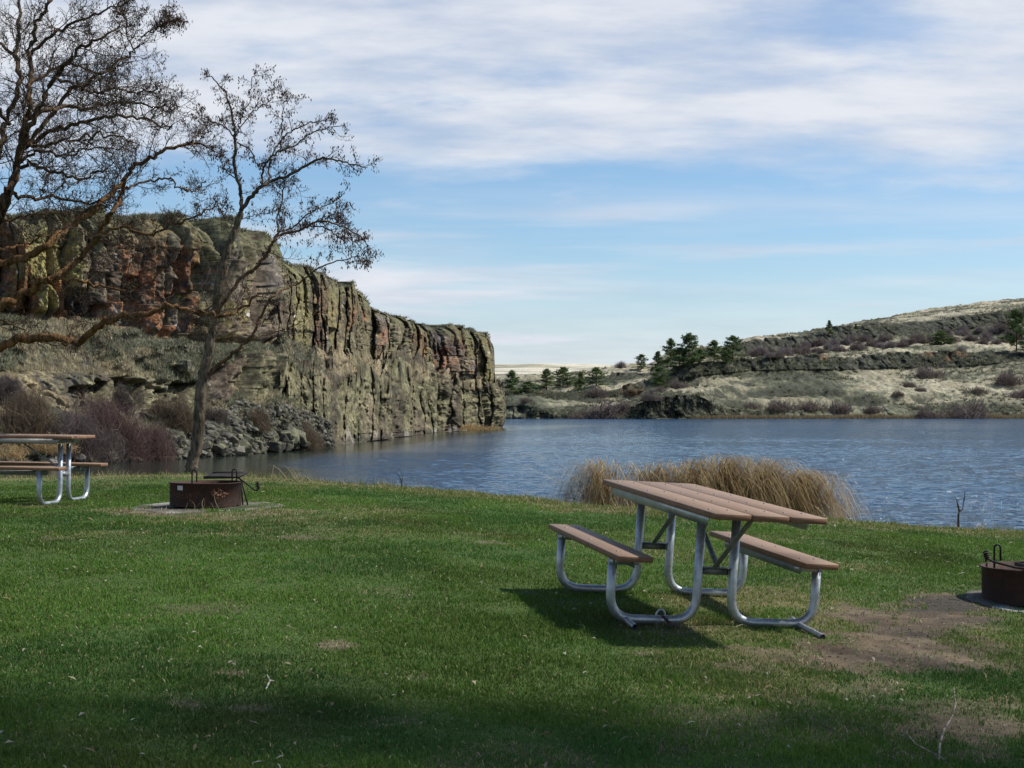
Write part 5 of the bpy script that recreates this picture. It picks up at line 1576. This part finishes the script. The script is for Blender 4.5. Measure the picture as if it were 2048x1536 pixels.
# ------------------------------------------------------------------ boulders and scree
def rock_mesh(rg, nlon=14, nlat=9, planes=22):
    qm, _ = np.linalg.qr(rg.normal(0, 1, (3, 3)))
    n = np.vstack([qm, -qm, rg.normal(0, 1, (planes, 3))]); n /= np.linalg.norm(n, axis=1)[:, None]
    dd = np.concatenate([rg.uniform(.45, .85, 6), rg.uniform(.72, 1.05, planes)])
    th = np.linspace(0, PI, nlat); ph = np.arange(nlon) * 2 * PI / nlon
    D = np.stack([np.sin(th)[:, None] * np.cos(ph)[None], np.sin(th)[:, None] * np.sin(ph)[None], np.cos(th)[:, None] * np.ones((1, nlon))], -1)
    q = D @ n.T; r = np.min(np.where(q > .05, dd / np.maximum(q, .05), 1.25), -1)
    V = D * np.minimum(r, 1.25)[..., None]
    V += .03 * np.stack([fbm(V[..., 0] * 3, V[..., 1] * 3, V[..., 2] * 3 + k * 9, 3, int(rg.integers(999))) for k in range(3)], -1)
    i = np.arange(nlat - 1)[:, None] * nlon; j = np.arange(nlon)[None]; j2 = (j + 1) % nlon
    Q = np.stack([i + j, i + nlon + j, i + nlon + j2, i + j2], -1).reshape(-1, 4)
    return V.reshape(-1, 3), Q
rg = np.random.default_rng(99)
BC = [(.085, .08, .062), (.115, .112, .075), (.058, .055, .046), (.145, .138, .112)]
rk = []
for k in range(7):
    m = MB(); V, Q = rock_mesh(rg, 40, 26, 6)
    base = np.array(BC[k % 4]); li = sstep(.1, .5, fbm(V[:, 0] * 2.2, V[:, 1] * 2.2, V[:, 2] * 2.2, 3, 700 + k))
    m.add(V, Q, None, mix(np.tile(base, (len(V), 1)), np.array([.21, .215, .12]), li * .8))
    rk.append(m.build('boulder', M['boulder'], smooth=False))
def put_rock(k, p, s, rot, lab, grp):
    o = rk[k].copy(); COL.objects.link(o)
    o.location = p; o.scale = s; o.rotation_euler = rot; tag(o, lab, 'boulder', grp); return o
NAMED = [(588, 868, (2.0, .9, .55), (.3, .85, -.4), 'long tilted mossy slab leaning in the rubble near the waterline'), (598, 884, (.9, .8, .75), (0, .2, .4), 'yellow-lichened boulder below the tilted slab'),
         (618, 903, (1.5, .8, .38), (0, .05, .1), 'flat pale slab lying at the water edge right of the rubble'), (355, 903, (.55, .4, .28), (.2, .1, .3), 'small whitish rock at the waterline left of the thin trunk'),
         (362, 735, (.9, .8, .95), (.5, .4, .2), 'big angular boulder with yellow lichen high on the talus'), (485, 893, (1.0, .9, .8), (.2, .6, .1), 'dark blocky boulder at the waterline right of the thin trunk'),
         (545, 890, (1.3, 1.0, .8), (.1, .3, 1.2), 'large grey boulder at the waterline in the rubble'), (440, 895, (.8, .7, .6), (.4, .1, .6), 'rounded grey boulder at the water edge just right of the trunk')]
for i, (px, py, s, r, lab) in enumerate(NAMED):
    p = on_cliff(px, py); put_rock(i % 7, p + [.15, -.15, .05], tuple(.42 * v for v in s), r, lab, 'boulders below the talus')
idx = np.argwhere((CLIFF_F[:, None] > 1.0) & (CLIFF_F[:, None] < 1.30) & (_cx > 150) & (_cx < 650) & (CLIFF_P[..., 2] > -.1))
for k in range(64):
    i, j = idx[rg.integers(len(idx))]
    s = rg.uniform(.14, .36)
    put_rock(int(rg.integers(7)), CLIFF_P[i, j] + [.15, -.15, s * .15], (s * rg.uniform(.8, 1.5), s * rg.uniform(.8, 1.3), s * rg.uniform(.6, 1)), tuple(rg.uniform(-1, 1, 3) * [.6, .6, 3]),
             'grey angular boulder in the rubble strip along the waterline', 'small boulders along the waterline')
for o in rk: bpy.data.objects.remove(o)
m = MB()
idx = np.argwhere((CLIFF_F[:, None] > 1.0) & (CLIFF_F[:, None] < 1.8) & (_cx > 330) & (_cx < 660) & (CLIFF_P[..., 2] > -.1))
tmpl = [rock_mesh(rg, 14, 10, 4) for _ in range(10)]
for k in range(15000):
    i, j = idx[rg.integers(len(idx))]; V, Q = tmpl[rg.integers(10)]
    s = .03 + .17 * rg.random() ** 3
    a = rg.random() * 6.3; Rm = np.array([[math.cos(a), -math.sin(a), 0], [math.sin(a), math.cos(a), 0], [0, 0, 1]])
    tl = rg.uniform(-.7, .7); Rt = np.array([[1, 0, 0], [0, math.cos(tl), -math.sin(tl)], [0, math.sin(tl), math.cos(tl)]])
    m.add((V * [1.3, 1, .75] * s) @ (Rm @ Rt).T + CLIFF_P[i, j] + [.05, -.05, .03], Q, None, np.array(BC[rg.integers(4)]) * rg.uniform(.55, 1.1))
tag(m.build('scree', M['boulder']), 'grey basalt scree covering the slope below the cliff right of the thin trunk', 'scree', kind='stuff')

# ------------------------------------------------------------------ dry grass and sage on ledges, rim and far shore
def scatter(name, pts, nb, hrange, wid, cols, lab, cat, lean=.5):
    n = len(pts) * nb
    b = np.repeat(pts, nb, 0) + RNG.normal(0, 1, (n, 3)) * [hrange[1] * .35, hrange[1] * .35, 0]
    h = RNG.uniform(*hrange, n); az = RNG.random(n) * 2 * PI; le = RNG.uniform(.1, lean, n)
    fa = RNG.random(n) * 2 * PI; w = np.stack([np.cos(fa), np.sin(fa), 0 * fa], 1) * (wid * RNG.uniform(.6, 1.3, n))[:, None]
    b[:, 2] -= .04
    tip = b + np.stack([np.cos(az) * h * le, np.sin(az) * h * le, h], 1)
    V = np.stack([b - w, b + w, tip], 1).reshape(-1, 3)
    ci = RNG.integers(len(cols), size=len(pts)); c = np.array(cols)[np.repeat(ci, nb)] * RNG.uniform(.75, 1.25, n)[:, None]
    m = MB(); m.add(V, None, np.arange(n * 3).reshape(n, 3), np.repeat(c, 3, 0))
    tag(m.build(name, M['leafy']), lab, cat, kind='stuff')
vis = (_cx > -60) & (_cx < 1010) & (CLIFF_P[..., 2] > .4)
talw = np.broadcast_to((CLIFF_F < 2.0)[:, None] & (CLIFF_F > 1.08)[:, None], vis.shape) & (_cx < 600)
led = np.broadcast_to((CLIFF_F > 2.95)[:, None] & (CLIFF_F < 4.0)[:, None], vis.shape)
gm = fbm(CLIFF_P[..., 0] * .45, CLIFF_P[..., 1] * .45, CLIFF_P[..., 2] * .6, 4, 150)
rimm = np.broadcast_to((CLIFF_F > 4.97)[:, None] & (CLIFF_F < 5.25)[:, None], vis.shape)
def pick(mask, n):
    idx = np.argwhere(mask); return CLIFF_P[tuple(idx[RNG.integers(len(idx), size=n)].T)]
scatter('dry_grass', pick(vis & (talw | led) & (gm > .12), 4200), 7, (.08, .26), .018, [(.40, .34, .21), (.48, .42, .28), (.32, .27, .17)], 'pale dry bunch grass on the talus and cliff ledges', 'dry grass', .8)
scatter('sagebrush', np.concatenate([pick(vis & (talw | led) & (gm < .2) & (_cx < 640), 7000), pick(vis & led & (_cx > 620) & (gm < -.15), 350), pick(vis & rimm, 2600)]), 12, (.06, .26), .03, [(.19, .20, .135), (.24, .245, .17), (.15, .16, .10), (.28, .26, .18)], 'grey-green low sagebrush over the talus and along the cliff rim', 'sagebrush', 1.3)
hm = (_hx > 1380) & (_hx < 2060) & np.broadcast_to((hf > 1.0)[:, None] & (hf < 1.5)[:, None], _hx.shape)
idx = np.argwhere(hm); pts = HP[tuple(idx[RNG.integers(len(idx), size=2600)].T)]; pts[:, 2] = np.maximum(pts[:, 2], 0)
scatter('shore_reeds', pts, 6, (.3, .9), .06, [(.27, .215, .12), (.33, .27, .16), (.22, .17, .10)], 'tan reed fringe along the far shoreline', 'reeds', .3)
hm = (_hx > 985) & (_hx < 2060) & np.broadcast_to((hf > 2.0)[:, None] & (hf < 8.9)[:, None], _hx.shape) & (fbm(HP[..., 0] * .06, HP[..., 1] * .06, HP[..., 2] * .1, 4, 211) > -.05)
idx = np.argwhere(hm); pts = HP[tuple(idx[RNG.integers(len(idx), size=3800)].T)]
scatter('sagebrush', pts, 14, (.2, .7), .11, [(.15, .16, .10), (.19, .195, .13), (.12, .125, .085), (.22, .21, .14)], 'grey-green sagebrush dotting the far slopes', 'sagebrush', 1.2)
